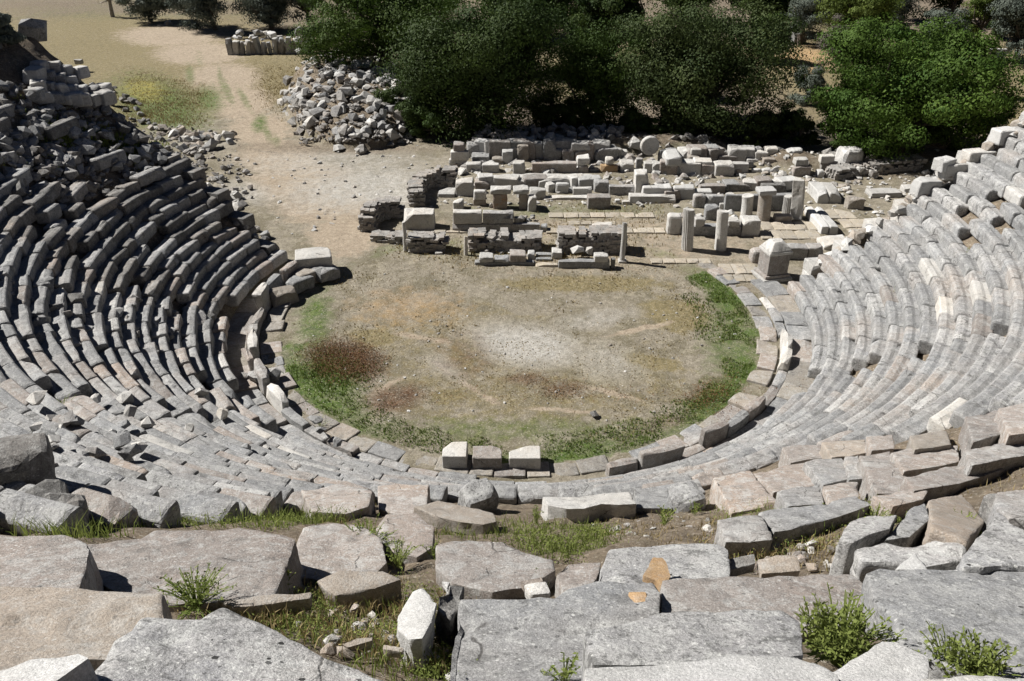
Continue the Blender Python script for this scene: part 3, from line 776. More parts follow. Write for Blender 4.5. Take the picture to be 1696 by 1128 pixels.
rubble_wall(W2('a', (1100,690), (1280,690), (1440,690)), .95, .6, 'taller rubble wall behind the right front platform')
rubble_wall(W2('a', (310,450), (300,400), (330,350), (400,325), (510,330)), .85, .5, 'dark curving rubble wall at the left of the ruins')
rubble_wall(W2('a', (25,590), (60,530), (130,500), (200,500)), .75, .5, 'dark rubble corner wall nearest the path')
rubble_wall(W2('b', (1000,290), (1130,262), (1300,245), (1480,230)), .55, .6, 'broken rubble wall under the trees near the right tiers')
# flush paving strips of the stage
def flag(crop, quad, label, mat='paving', group='flat paving stones of the stage'):
    P = [at(*C(crop, *q)) for q in quad]; c = sum(P)/4
    w = (np.linalg.norm(P[1]-P[0])+np.linalg.norm(P[2]-P[3]))/2; d = (np.linalg.norm(P[3]-P[0])+np.linalg.norm(P[2]-P[1]))/2
    V, Fc = rbox((w-.03, max(.25, d)-.03, .16), .2, .02, .012, 1)
    yaw = math.atan2(P[1][1]-P[0][1], P[1][0]-P[0][0])
    o = link('paving_stone', mesh('paving_stone', rotz(V, yaw), Fc, mat), None, (c[0], c[1], -.1)); tag(o, label, 'paving stone', group)
xs = [1045,1130,1215,1280,1365,1450,1530,1640]
for i in range(7): flag('a', [(xs[i],515),(xs[i+1],515),(xs[i+1],487),(xs[i],487)], 'pale flush paving stone, %s from the left in the strip below the lone pinkish block' % nth(i+1))
xs = [1152,1225,1290,1360,1425]
for i in range(4): flag('a', [(xs[i],556),(xs[i+1],556),(xs[i+1],534),(xs[i],534)], 'pale paving stone, %s from the left in the short strip behind the right platform' % nth(i+1))
xs = [1030,1110,1200,1290,1420,1520,1640,1700]
for i in range(7): flag('a', [(xs[i],602),(xs[i+1],602),(xs[i+1],572),(xs[i],572)], 'pale paving stone, %s from the left in the strip before the squared block' % nth(i+1))
xs = [400,470,545,620]
for i in range(3): flag('a', [(xs[i],600),(xs[i+1],600),(xs[i+1],585),(xs[i],585)], 'pale paving stone, %s from the left below the large squared block' % nth(i+1))
k = 0
for (y0, y1, x0, x1, n) in ((540,585,610,930,5),(588,635,600,940,5),(470,520,860,1130,3),(524,570,1060,1250,3),(575,625,1110,1240,2),(745,772,-10,330,5),(775,830,380,590,3),(835,875,400,580,3)):
    for i in range(n):
        k += 1; a = x0+(x1-x0)*i/n; b = x0+(x1-x0)*(i+1)/n
        wh = {540:'in the upper strip beside the two lying shafts',588:'in the strip below the lying shafts',470:'in the patch right of the broken white block',524:'in the patch at the foot of the right tiers',575:'beside the end of the low bench',745:'in the line joining orchestra and stage',775:'in the patch left of the altar',835:'in the patch before the altar'}[y0]
        flag('b', [(a,y1),(b,y1),(b,y0),(a,y0)], 'tan paving stone %s, %s from left' % (wh, nth(i+1)))

# ------------------------------------------------------------------ loose stones
def inpoly(px, py, poly):
    c = False; n = len(poly)
    for i in range(n):
        x0, y0 = poly[i]; x1, y1 = poly[i-1]
        if (y0 > py) != (y1 > py) and px < (x1-x0)*(py-y0)/(y1-y0)+x0: c = not c
    return c
def scatter(poly, n, size, mats, name, label, cat, group, lift=0.0, tilt=.5, sink=.15):
    xs = [q[0] for q in poly]; ys = [q[1] for q in poly]; k = 0; tries = 0
    while k < n and tries < n*40:
        tries += 1
        px = random.uniform(min(xs), max(xs)); py = random.uniform(min(ys), max(ys))
        if not inpoly(px, py, poly): continue
        p = hit(px, py); s = random.uniform(*size)
        rock(name, (p[0], p[1], float(hterr(p[0], p[1]))-s*sink+random.uniform(0, lift)), s, random.choice(mats), label, cat, group, tilt); k += 1
# rubble band behind the back row of blocks
p0 = at(*C('a',600,150)); 
def band(crop, quad, n, size, label, group, mats, hmax, name='rubble_stone'):
    P = [at(*C(crop, *q)) for q in quad]
    for i in range(n):
        u, v = random.random(), random.random()
        q = (P[0]*(1-u)+P[1]*u)*(1-v)+(P[3]*(1-u)+P[2]*u)*v
        s = random.uniform(*size); z = float(hterr(q[0], q[1]))+random.uniform(0, .35*hmax)
        rock(name, (q[0], q[1], z-.1), s, random.choice(mats), label, 'rubble stone', group, .6)
band('a', [(600,165),(1000,150),(1000,62),(640,85)], 95, (.3,.62), 'small rough stone in the rubble bank behind the left back row', 'rubble bank stones behind the left back row', ('rubble','pale','grey'), .6, 'bank_stone')
band('a', [(1000,150),(1450,130),(1450,60),(1000,60)], 70, (.3,.6), 'small rough stone in the shaded rubble bank behind the middle back row', 'rubble bank stones behind the middle back row', ('rubble','dark','pale'), .5, 'bank_stone')
band('b', [(60,190),(700,190),(700,140),(60,120)], 30, (.3,.6), 'rough stone lying behind the right back row at the tree edge', 'stones behind the right back row', ('rubble','pale','dark'), .4)
band('b', [(985,285),(1270,290),(1260,160),(990,150)], 46, (.3,.75), 'broken stone in the heap around the big boulder near the right tiers', 'heap around the big boulder', ('rubble','pale','tan'), .7, 'boulder_heap_stone')
band('b', [(690,300),(800,300),(800,250),(690,240)], 8, (.25,.5), 'small stone lying left of the pinkish two block stack', 'stones left of the two block stack', ('rubble','pale'), .2)
band('b', [(1440,400),(1650,380),(1640,240),(1500,280)], 34, (.28,.6), 'pale tumbled stone at the foot of the right end of the tiers', 'tumbled stones below the right tiers', ('pale','white','tan'), .3, 'tumbled_stone')
band('b', [(860,350),(1180,380),(1180,300),(880,300)], 26, (.2,.45), 'small broken stone around the large broken white block', 'small stones round the broken white block', ('pale','rubble','tan'), .15)
band('a', [(1330,310),(1700,340),(1700,275),(1330,280)], 24, (.2,.45), 'small stone littering the ground behind the right middle wall', 'litter stones behind the right middle wall', ('rubble','pink','pale'), .1)
band('b', [(60,340),(260,360),(300,280),(60,270)], 22, (.2,.42), 'small pinkish stone littering the ground left of the flat topped block', 'litter stones left of the flat topped block', ('rubble','pink','pale'), .1)
band('a', [(1030,375),(1290,360),(1290,305),(1040,310)], 12, (.25,.5), 'broken relief fragment lying among the carved slabs', 'broken relief fragments', ('white','pale'), .15)
band('a', [(880,540),(960,540),(960,500),(880,505)], 6, (.2,.35), 'small lump on the right end of the long wall', 'lumps on the right end of the long wall', ('rubble','grey'), .55)
band('a', [(470,270),(1000,270),(1000,200),(500,200)], 36, (.22,.5), 'broken stone wedged between the blocks of the left back row', 'broken stones between the left back row blocks', ('pale','rubble','white','pink'), .25, 'wedged_stone')
band('a', [(1000,270),(1690,270),(1690,150),(1060,150)], 44, (.25,.6), 'broken stone wedged between the blocks of the middle back row', 'broken stones between the middle back row blocks', ('pale','rubble','white','pink'), .3, 'wedged_stone')
band('b', [(170,300),(700,300),(700,180),(170,180)], 44, (.25,.6), 'broken stone wedged between the blocks of the right back row', 'broken stones between the right back row blocks', ('pale','rubble','white','tan'), .3, 'wedged_stone')
band('a', [(620,455),(1000,455),(1000,360),(640,360)], 16, (.2,.4), 'small broken stone among the pedestals of the middle row', 'broken stones among the pedestals', ('pale','rubble','white'), .15, 'wedged_stone')
band('b', [(180,530),(500,530),(500,480),(180,480)], 16, (.2,.45), 'broken pale stone between the fluted columns and the stubs', 'broken stones before the column stubs', ('pale','rubble','white'), .2, 'wedged_stone')
band('a', [(690,745),(960,745),(960,700),(700,700)], 8, (.15,.3), 'small broken stone on the left front platform', 'broken stones on the left front platform', ('pale','rubble'), .35, 'wedged_stone')
p = at(*C('b',1080,235)); V, Fc = rbox((1.15,.9,.95), .12, .2, .08, 4, 12); tag(link('boulder', mesh('boulder', V, Fc, 'white'), None, (p[0], p[1], float(hterr(p[0], p[1]))-.05), (.1,.15,.4)), 'big pale boulder crowning the heap near the right tiers', 'boulder')
p = at(*C('a',1612,215)); 
def wheel():
    V, Fc = lathe([(.18,-.13),(.42,-.14),(.46,-.08),(.46,.08),(.42,.14),(.18,.13)], 24)
    o = link('round_stone', mesh('round_stone', V, Fc, 'pale'), None, (p[0], p[1]+.35, TOPS['b7d']+.42), (PI/2, 0, .15)); tag(o, 'round wheel like pale stone set on edge in the back row', 'round stone')
wheel()
p = at(*C('a',1534,150)); rock('boulder', (p[0], p[1], .3), (.8,.7,.7), 'pale', 'rounded pale boulder left of the wheel like stone', 'boulder')

def fines(name, polys, n, size, mat, label, cat, flat=False, lift=.0):
    base = []
    for poly, w in polys:
        xs = [q[0] for q in poly]; ys = [q[1] for q in poly]; k = 0; t = 0
        while k < int(n*w) and t < n*40:
            t += 1; px, py = random.uniform(min(xs), max(xs)), random.uniform(min(ys), max(ys))
            if inpoly(px, py, poly): base.append(at(px, py) if flat else hit(px, py)); k += 1
    V = []; Fc = []; Rn = []; o = 0
    for b in base:
        v, f = hullrock(random.randrange(24)+300, 11, .5); sz = random.uniform(*size)*random.choice((.6, .8, 1, 1.5)); z = float(hterr(b[0], b[1]))
        v = rotz(v*np.array([sz, sz*random.uniform(.6, 1), sz*random.uniform(.4, .8)]), random.uniform(0, 6.28))+np.array([b[0], b[1], z-.03+random.uniform(0, lift)])
        V.append(v); Fc += [tuple(q+o for q in g) for g in f]; o += len(v); Rn.append(np.full(len(v), random.random()))
    tag(link(name, mesh(name, np.concatenate(V), Fc, mat, rnd=np.concatenate(Rn))), label, cat, kind='stuff')
fines('heap_chips', [([(482,165),(560,112),(640,120),(700,215),(690,240),(492,242)], 1)], 620, (.14,.36), 'rubble', 'small stone chips filling the gaps of the great heap', 'stone chips', lift=.12)
fines('bank_chips', [([(0,150),(60,140),(200,190),(330,260),(395,340),(330,330),(200,310),(0,330)], .75), ([(240,205),(395,220),(420,330),(340,330)], .25)], 900, (.1,.3), 'rubble', 'small broken stone chips littering the collapsed left bank', 'stone chips', lift=.05)
fines('stage_chips', [([(745,235),(1560,245),(1530,330),(1300,300),(750,300)], .6), ([(720,300),(1200,300),(1200,345),(700,345)], .2), ([(1300,300),(1580,290),(1560,350),(1380,400)], .2)], 1100, (.07,.24), 'pale', 'pale stone chips littering the ground among the stage ruins', 'stone chips', flat=True)
# the great heap of stones beside the dark trees
def heap():
    polyw = [at(*q)[:2] for q in ((492,238),(690,235),(700,215),(620,150),(560,118),(520,120),(478,165))]
    c = np.mean(polyw, 0)
    n = 0
    while n < 298:
        a0, a1 = HEAP; ax = a1-a0; La = np.hypot(*ax); ax = ax/La; f = math.sqrt(random.random())*1.04; th = random.uniform(0, 2*PI)
        uu, vv = f*math.cos(th)*La*.56, f*math.sin(th)*3.9
        if random.random() < .45: uu = -abs(uu)
        P = (a0+a1)/2+np.array([ax[0]*uu-ax[1]*vv, ax[1]*uu+ax[0]*vv])
        h = float(hterr(P[0], P[1]))+random.uniform(-.05, .2)
        s = random.uniform(.36, .85); px, py, _ = proj(P[0], P[1], h)
        part = 'lower front' if py > 195 else ('middle' if py > 150 else 'upper back')
        side = 'sunlit left' if px < 590 else 'shaded right'
        rock('heap_stone', (P[0], P[1], h-.12), s, random.choices(('pale','rubble','white','grey'), (.4,.25,.15,.2))[0],
             'rough marble block in the %s of the great stone heap, %s side' % (part, side), 'heap stone', 'stones of the great heap, %s %s' % (part, side), .5)
        n += 1
heap()
p = at(632, 238); V, Fc = rbox((.35,.35,1.6), .15, .08, .03, 2)
tag(link('fallen_shaft', mesh('fallen_shaft', V, Fc, 'white'), None, (p[0], p[1]+.2, .15), (-.55, .12, .1)), 'white shaft leaning against the front right of the stone heap', 'fallen shaft')
# row of stacked stones at the far end of the path
for i in range(15):
    x = 384+i*9.3; p = at(x, 92-i*.25)
    hh = random.uniform(.9, 1.35)
    V, Fc = rbox((random.uniform(.3,.5), .5, hh), .2, .06, .04, 3)
    tag(link('standing_stone', mesh('standing_stone', V, Fc, random.choice(('pale','grey','white'))), None, (p[0], p[1], -.05), (random.uniform(-.1,.1), random.uniform(-.15,.15), random.uniform(-.3,.3))),
        'narrow upright stone, %s from the left in the row at the far path edge' % nth(i+1), 'standing stone', 'row of upright stones by the far path')
scatter([(380,66),(470,62),(510,70),(512,100),(470,104),(468,88),(380,88)], 34, (.4,.8), ('pale','grey','white'), 'rubble_stone', 'rough stone stacked in the row at the far path edge', 'rubble stone', 'rough stones stacked in the far row', .9)
scatter([(262,40),(290,33),(292,50),(266,54)], 6, (.6,1.1), ('pale','tan'), 'rubble_stone', 'pale stone lying below the far olive trees', 'rubble stone', 'stones below the far olives')
# collapsed left end of the seating
scatter([(0,150),(60,150),(150,215),(235,250),(330,250),(260,280),(120,290),(0,290)], 140, (.22,.62), ('grey','lichen','dark','grey'), 'tumbled_block', 'grey tumbled block on the ruined upper left tiers', 'tumbled block', 'tumbled blocks of the upper left tiers', .2, .5)
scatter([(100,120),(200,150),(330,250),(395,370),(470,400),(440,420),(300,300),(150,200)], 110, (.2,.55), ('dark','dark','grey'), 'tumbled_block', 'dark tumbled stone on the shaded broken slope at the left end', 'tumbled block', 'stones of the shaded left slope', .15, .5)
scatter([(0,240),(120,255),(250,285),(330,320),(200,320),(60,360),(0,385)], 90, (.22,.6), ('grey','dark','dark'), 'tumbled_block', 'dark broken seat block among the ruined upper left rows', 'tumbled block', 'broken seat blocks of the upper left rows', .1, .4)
scatter([(240,208),(300,222),(395,222),(392,240),(330,256),(280,240)], 36, (.3,.8), ('white','pale','tan'), 'tumbled_stone', 'pale stone strewn across the path edge below the left slope', 'loose stone', 'pale stones strewn below the left slope', .12)
scatter([(345,280),(400,310),(410,345),(370,350),(340,310)], 26, (.25,.6), ('pale','rubble','grey'), 'tumbled_stone', 'grey stone at the foot of the collapsed left wall', 'loose stone', 'stones at the foot of the left wall', .1)
scatter([(400,260),(720,240),(735,300),(600,350),(480,400),(420,330)], 70, (.08,.24), ('pale','white','rubble'), 'path_stone', 'small pale stone lying loose on the dusty path', 'loose stone', 'small stones on the dusty path')
scatter([(0,470),(150,480),(330,520),(440,600),(470,640),(420,640),(300,620),(150,590),(0,590)], 60, (.25,.6), ('grey','dark','lichen'), 'tumbled_block', 'tumbled block along the broken left stairway', 'tumbled block', 'tumbled blocks along the broken left stairway', .15, .5, -.1)
# stone wall on the crest at upper left
for i, (px, py, s) in enumerate([(62,150,.7),(78,153,.6),(94,155,.65),(110,157,.6),(126,158,.7),(142,158,.7),(158,158,.65),(174,157,.8),(186,154,.7),(66,136,.7),(84,138,.6),(102,140,.65),(120,143,.6),(138,143,.6),(156,144,.65),(172,143,.7),(62,118,.75),(80,120,.6),(98,124,.6),(118,126,.55),(88,104,.6),(136,112,.65),(112,108,.55),(134,98,.55),(68,102,.6)]):
    p = hit(px, py+22); zt = (CAM+ray(px, py)*((p[1]-CAM[1])/ray(px, py)[1]))[2]
    s *= .72; V, Fc = rbox((s*random.uniform(.9,1.3), s, s*.85), .15, .06, .04, 3); V = rotz(V, random.uniform(-.5, .5))
    lab = 'pale squared stone of the crest wall at upper left, %s course' % ('lowest' if py > 148 else 'middle' if py > 130 else 'top')
    tag(link('wall_stone', mesh('wall_stone', V, Fc, random.choice(('pale','white','pale','grey'))), None, (p[0], p[1]+random.uniform(0,.2), zt-.35)), lab, 'wall stone', 'crest wall, '+('lowest' if py > 148 else 'middle' if py > 130 else 'top')+' course')
p = hit(55, 62); rock('boulder', (p[0], p[1], float(hterr(p[0],p[1]))-.1), (1.1,.9,.8), 'lichen', 'large pale slab crowning the hill at the top left corner', 'boulder', yaw=.4)
# rubble coping along the right end of the seating
for i in range(130):
    t = random.random(); x = 9.8+t*8.4; y = 1.15+.16*(x-10.7)+random.uniform(.05, .75); zt = zs(x)-.55*sstep(.1, .8, y-(1.15+.16*(x-10.7)))
    s = random.uniform(.25, .55); rock('coping_stone', (x, y, float(zt)-.15), s, random.choice(('pale','white','tan')), 'pale rough stone along the broken right end of the tiers', 'coping stone', 'rough stones along the right end of the tiers', .4)
for i, (x, zz, sz) in enumerate([(13.05,-.5,(.9,.55,.6)),(13.0,.1,(.75,.5,.55)),(13.75,.1,(.8,.55,.5)),(14.5,-.1,(.9,.5,.5)),(15.3,0,(.9,.5,.45)),(13.4,.62,(.6,.45,.4)),(16.1,0,(.8,.5,.5))]):
    V, Fc = rbox(sz, .12, .05, .03, 2); V = rotz(V, random.gauss(.15, .12)); y = 1.75+.16*(x-13)
    tag(link('wall_block', mesh('wall_block', V, Fc, random.choice(('white','pale'))), None, (x, y, float(zs(x))+zz-.35)), 'white squared block of the broken wall end at the upper right tiers', 'wall block', 'white wall blocks at the upper right tier end')
# retaining wall faces that close off both ends
def end_wall(pts, label, mat, name='retaining_wall'):
    V = []; Fc = []; off = 0; Rn = []
    for (x0, y0), (x1, y1) in zip(pts[:-1], pts[1:]):
        L = math.hypot(x1-x0, y1-y0); n = max(1, int(L/.9)); yaw = math.atan2(y1-y0, x1-x0)
        for i in range(n):
            t = (i+.5)/n; x, y = x0+(x1-x0)*t, y0+(y1-y0)*t; top = max(.4, zs(math.hypot(x, y))-.6); z = -.1
            while z < top:
                hh = random.uniform(.4, .52); v, f = rbox((L/n*.985, .6, hh-.015), .25, .03, .02, 1); v = rotz(v, yaw)+np.array([x, y+random.gauss(0,.03), z]); z += hh
                V.append(v); Fc += [tuple(q+off for q in t2) for t2 in f]; off += len(v); Rn.append(np.full(len(v), random.random()))
    tag(link(name, mesh(name, np.concatenate(V), Fc, mat, rnd=np.concatenate(Rn))), label, 'retaining wall')
end_wall([(9.6,1.45),(18.6,2.9)], 'stepped masonry wall closing the right end of the tiers', 'pale')
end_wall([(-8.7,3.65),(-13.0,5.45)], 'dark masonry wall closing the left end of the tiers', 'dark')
p = at(522, 450); V, Fc = rbox((1.25, 1.0, .5), .15, .05, .03, 2)
tag(link('stone_block', mesh('stone_block', V, Fc, 'pale'), None, (p[0], p[1], .25), (0,0,.25)), 'squared pale block at the near foot of the left tiers', 'stone block')
for i, (px, py) in enumerate(((495,480),(508,468),(470,500),(540,462))):
    p = at(px, py); V, Fc = rbox((.9,.6,.45), .15, .05, .04, 3)
    tag(link('stone_block', mesh('stone_block', V, Fc, random.choice(('tan','pale','grey'))), None, (p[0], p[1], 0), (0,.1,random.uniform(.6,1))), 'worn tan block fallen at the near end of the left tiers', 'stone block', 'worn blocks at the left tier end')

# ------------------------------------------------------------------ foreground stones, each surveyed by its outline
TILT = .46
def fore(name, poly, mat, label, cat='stone block', th=.5, dz=0.0, tilt=TILT, z=None, amp=.013, ex=.03, rim=.02, groove=None, skew=0.0, side=0.0, grow=1.025):
    px = np.mean([q[0] for q in poly]); py = np.mean([q[1] for q in poly])
    c = CAM.copy(); d = ray(px, py)
    ts = np.arange(1, 60, .01); Q = c[None]+d[None]*ts[:,None]
    m = np.where(Q[:,2] <= zs(np.hypot(Q[:,0], Q[:,1]))+dz+.03)[0][0]; O = Q[m]
    if z is not None: O = at(px, py, z)
    nrm = np.array([side, tilt, 1.0])         # plane z = Oz - tilt*(y-Oy) - side*(x-Ox): falls away from the viewer
    poly = [(px+(qx-px)*grow, py+(qy-py)*grow) for qx, qy in poly]
    fine = []
    for (ax, ay), (bx, by) in zip(poly, poly[1:]+poly[:1]):
        Ln = math.hypot(bx-ax, by-ay); k = max(1, int(Ln/26))
        for q in range(k):
            t = q/k; j = 0 if q == 0 else random.gauss(0, min(1.5, Ln*.02))
            fine.append((ax+(bx-ax)*t-(by-ay)/Ln*j, ay+(by-ay)*t+(bx-ax)/Ln*j))
    P = []
    for qx, qy in fine:
        d = ray(qx, qy); t = np.dot(nrm, O-CAM)/np.dot(nrm, d); P.append(CAM+d*t)
    P = np.array(P)
    bm = bmesh.new(); top = [bm.verts.new(p-O) for p in P]
    f = bm.faces.new(top); f.normal_update()
    if f.normal.z < 0: bmesh.ops.reverse_faces(bm, faces=[f])
    r = bmesh.ops.extrude_face_region(bm, geom=[f]); nv = [v for v in r['geom'] if isinstance(v, bmesh.types.BMVert)]
    ctr = sum((v.co for v in nv), Vector())/len(nv)
    # the extruded copy is the raised top: push the original ring down instead
    tv = set(nv); low = [v for v in bm.verts if v not in tv]
    for v in low: v.co.z -= th; v.co.x += (v.co.x-ctr.x)*ex; v.co.y += (v.co.y-ctr.y)*ex
    bmesh.ops.recalc_face_normals(bm, faces=bm.faces)
    te = [e for e in bm.edges if (e.verts[0] in tv) or (e.verts[1] in tv)]
    bmesh.ops.bevel(bm, geom=te, offset=rim, segments=2, profile=.6, affect='EDGES', clamp_overlap=True)
    bmesh.ops.triangulate(bm, faces=bm.faces)
    for it in range(7):
        lim = .11
        es = [e for e in bm.edges if e.calc_length() > lim]
        if not es or len(bm.faces) > 9000: break
        bmesh.ops.subdivide_edges(bm, edges=es, cuts=1, use_grid_fill=False)
        bmesh.ops.triangulate(bm, faces=[g for g in bm.faces if len(g.verts) > 3])
    bm.normal_update(); bm.verts.ensure_lookup_table()
    V = np.array([v.co[:] for v in bm.verts]); Nn = np.array([v.normal[:] for v in bm.verts])
    s = random.randrange(999)
    disp = amp*fbm(V*2.2+s, s, 4)+amp*.5*fbm(V*9+s, s+3, 3)
    pit = sstep(.35, .75, fbm(V*5+s*.7, s+9, 3)); disp = disp-amp*1.1*pit
    if groove is not None:      # a worn step running along the seat
        gpx = proj(V[:,0]+O[0], V[:,1]+O[1], V[:,2]+O[2])[1]; g0, g1, dd = groove
        disp = disp-dd*sstep(g0-3, g0+4, gpx)*(Nn[:,2] > .5)
    V = V+Nn*disp[:,None]
    for v, co in zip(bm.verts, V): v.co = co
    me = bpy.data.meshes.new(name); bm.to_mesh(me); bm.free()
    me.materials.append(MAT[mat]); me.polygons.foreach_set('use_smooth', [True]*len(me.polygons))
    a = me.attributes.new('rnd', 'FLOAT', 'POINT'); a.data.foreach_set('value', np.full(len(me.vertices), random.random(), np.float32))
    me.set_sharp_from_angle(angle=math.radians(50))
    return tag(link(name, me, None, tuple(O)), label, cat)
FG = fore
FG('seat_slab', [(-60,886),(0,887),(127,889),(143,899),(147,909),(143,939),(130,974),(0,973),(-60,973)], 'pink', 'long pitted pinkish slab cut by the left photo edge, dark broken right end', th=.55, dz=.08)
FG('seat_slab', [(135,903),(235,891),(257,879),(334,879),(394,874),(460,882),(487,892),(471,942),(452,984),(367,996),(290,1000),(207,985),(160,960)], 'pink', 'broad tan slab right of the long pitted slab, below the grass band')
FG('seat_slab', [(484,955),(492,905),(505,876),(545,868),(600,872),(628,890),(640,930),(620,950),(560,962)], 'pink', 'rounded tan slab right of the broad tan slab behind yellow green weeds', dz=-.05)
FG('seat_slab', [(-60,970),(0,972),(133,974),(264,984),(266,1030),(234,1040),(187,1085),(130,1085),(0,1112),(-60,1120)], 'tan', 'long tan seat slab at lower left with a worn step along it', th=.6, groove=(1023,1030,.05), dz=.05)
FG('tilted_slab', [(370,1009),(427,1032),(481,1059),(517,1076),(566,1095),(640,1128),(700,1165),(120,1165),(180,1086),(240,1029),(334,1029)], 'lichen', 'big lichen grey slab tilted at the bottom left of the photo', th=.6, side=.12, dz=.15, amp=.018)
FG('broken_rock', [(-20,1112),(50,1089),(130,1077),(150,1085),(110,1113),(60,1150),(-20,1160)], 'white', 'whitish broken rock in the bottom left corner', 'rock', th=.5, dz=.2, side=-.2)
FG('seat_slab', [(626,805),(710,803),(706,836),(680,856),(628,842)], 'pink', 'squared tan seat block above the weedy ledge, left of the dark rock')
FG('seat_slab', [(900,822),(1040,815),(1052,834),(940,842),(908,836)], 'pale', 'long narrow pale block lying on the ledge in the middle', dz=.12, th=.35)
FG('seat_slab', [(1050,807),(1107,807),(1112,842),(1056,840)], 'grey', 'squared grey block right of the long narrow pale block')
FG('seat_slab', [(500,812),(560,802),(616,812),(610,838),(572,850),(515,846)], 'pink', 'tan block with an orange broken face at the end of a seat row', dz=.0)
FG('flat_rock', [(686,839),(726,829),(816,849),(822,862),(800,868),(726,856)], 'tan', 'thin flat brownish rock below the dark standing rock', 'rock', th=.2, dz=.05)
FG('seat_slab', [(622,876),(640,852),(690,850),(719,872),(716,905),(690,922),(645,912)], 'pink', 'tan slab with a dark right end beside the yellow green weeds', dz=.05)
FG('seat_slab', [(726,905),(753,900),(833,899),(866,915),(913,929),(916,945),(900,955),(873,972),(816,980),(753,966),(723,939)], 'pink', 'flat rust tinted slab in the middle with a small ochre break', dz=.0)
FG('flat_rock', [(922,950),(940,934),(996,930),(990,955),(976,972),(933,978)], 'pink', 'small rounded slab between the rust tinted slab and the big grey block', 'rock')
FG('seat_slab', [(985,972),(1012,912),(1066,904),(1132,897),(1192,899),(1204,912),(1208,956),(1120,962),(1060,975)], 'lichen', 'big lichened grey block behind the ochre stone chip', dz=.06, amp=.018)
FG('seat_slab', [(766,992),(920,992),(940,978),(990,966),(1080,966),(1088,985),(1090,1036),(1050,1060),(1000,1075),(975,1165),(745,1165)], 'grey', 'big grey seat slab with a stepped top at the bottom centre', th=.7, groove=(1030,1040,.035))
FG('seat_slab', [(1099,958),(1209,954),(1319,952),(1409,952),(1432,969),(1453,1000),(1430,1030),(1330,1050),(1132,1040),(1097,1034)], 'pink', 'wide tan speckled seat slab right of the narrow dark crack', th=.6)
FG('seat_slab', [(973,1049),(1013,1040),(1100,1014),(1132,1010),(1290,1012),(1319,1030),(1326,1084),(1132,1100),(985,1100)], 'lichen', 'squared grey block at the bottom centre with a white broken ledge', th=.6, dz=.2)
FG('broken_ledge', [(972,1100),(1132,1092),(1322,1082),(1345,1090),(1385,1118),(1400,1160),(965,1160)], 'white', 'white freshly broken ledge along the bottom edge of the grey block', th=.5, dz=.14)
FG('seat_slab', [(1439,952),(1459,945),(1549,944),(1696,935),(1760,932),(1760,1119),(1640,1124),(1560,1100),(1492,1062),(1485,1025),(1452,995)], 'grey', 'large speckled grey slab filling the lower right edge of the photo', th=.7, dz=.02)
FG('broken_rock', [(1459,1057),(1485,1062),(1540,1085),(1530,1150),(1395,1150),(1379,1110)], 'white', 'flat white broken stone behind the weeds at the bottom right', 'rock', dz=.1)
FG('seat_slab', [(1528,1121),(1760,1126),(1760,1170),(1520,1170)], 'pale', 'pale slab edge in the bottom right corner', dz=.12)
FG('broken_rock', [(1390,893),(1409,865),(1439,855),(1485,853),(1472,876),(1442,884),(1412,899)], 'lichen', 'whitish lichened rock at right with a dark hollow under it', 'rock', dz=.25, th=.4)
FG('broken_rock', [(1465,894),(1509,842),(1532,833),(1541,859),(1508,888)], 'lichen', 'grey slanting rock right of the whitish lichened rock', 'rock', dz=.2)
FG('flat_rock', [(1423,915),(1465,899),(1532,895),(1595,902),(1592,927),(1532,938),(1432,931)], 'lichen', 'flat grey rock below the slanting rock at right', 'rock', dz=.1, th=.35, amp=.035)
FG('broken_rock', [(1593,921),(1652,850),(1720,895),(1740,938),(1599,938)], 'lichen', 'triangular lichened boulder at the right photo edge', 'boulder', dz=.2, amp=.03)
FG('broken_rock', [(1539,829),(1592,820),(1631,862),(1601,897),(1545,874)], 'tan', 'tan leaning rock with weeds at its left at right side', 'rock', dz=.15, side=.3)
FG('seat_slab', [(1652,815),(1740,812),(1740,870),(1672,857),(1650,837)], 'grey', 'grey block cut by the right photo edge above the triangular boulder', dz=.2)
FG('stone_chip', [(1485,943),(1515,917),(1537,945)], 'white', 'small white triangular chip above the lower right slab', 'stone chip', dz=.1, th=.12, ex=0, rim=.012, amp=.01)
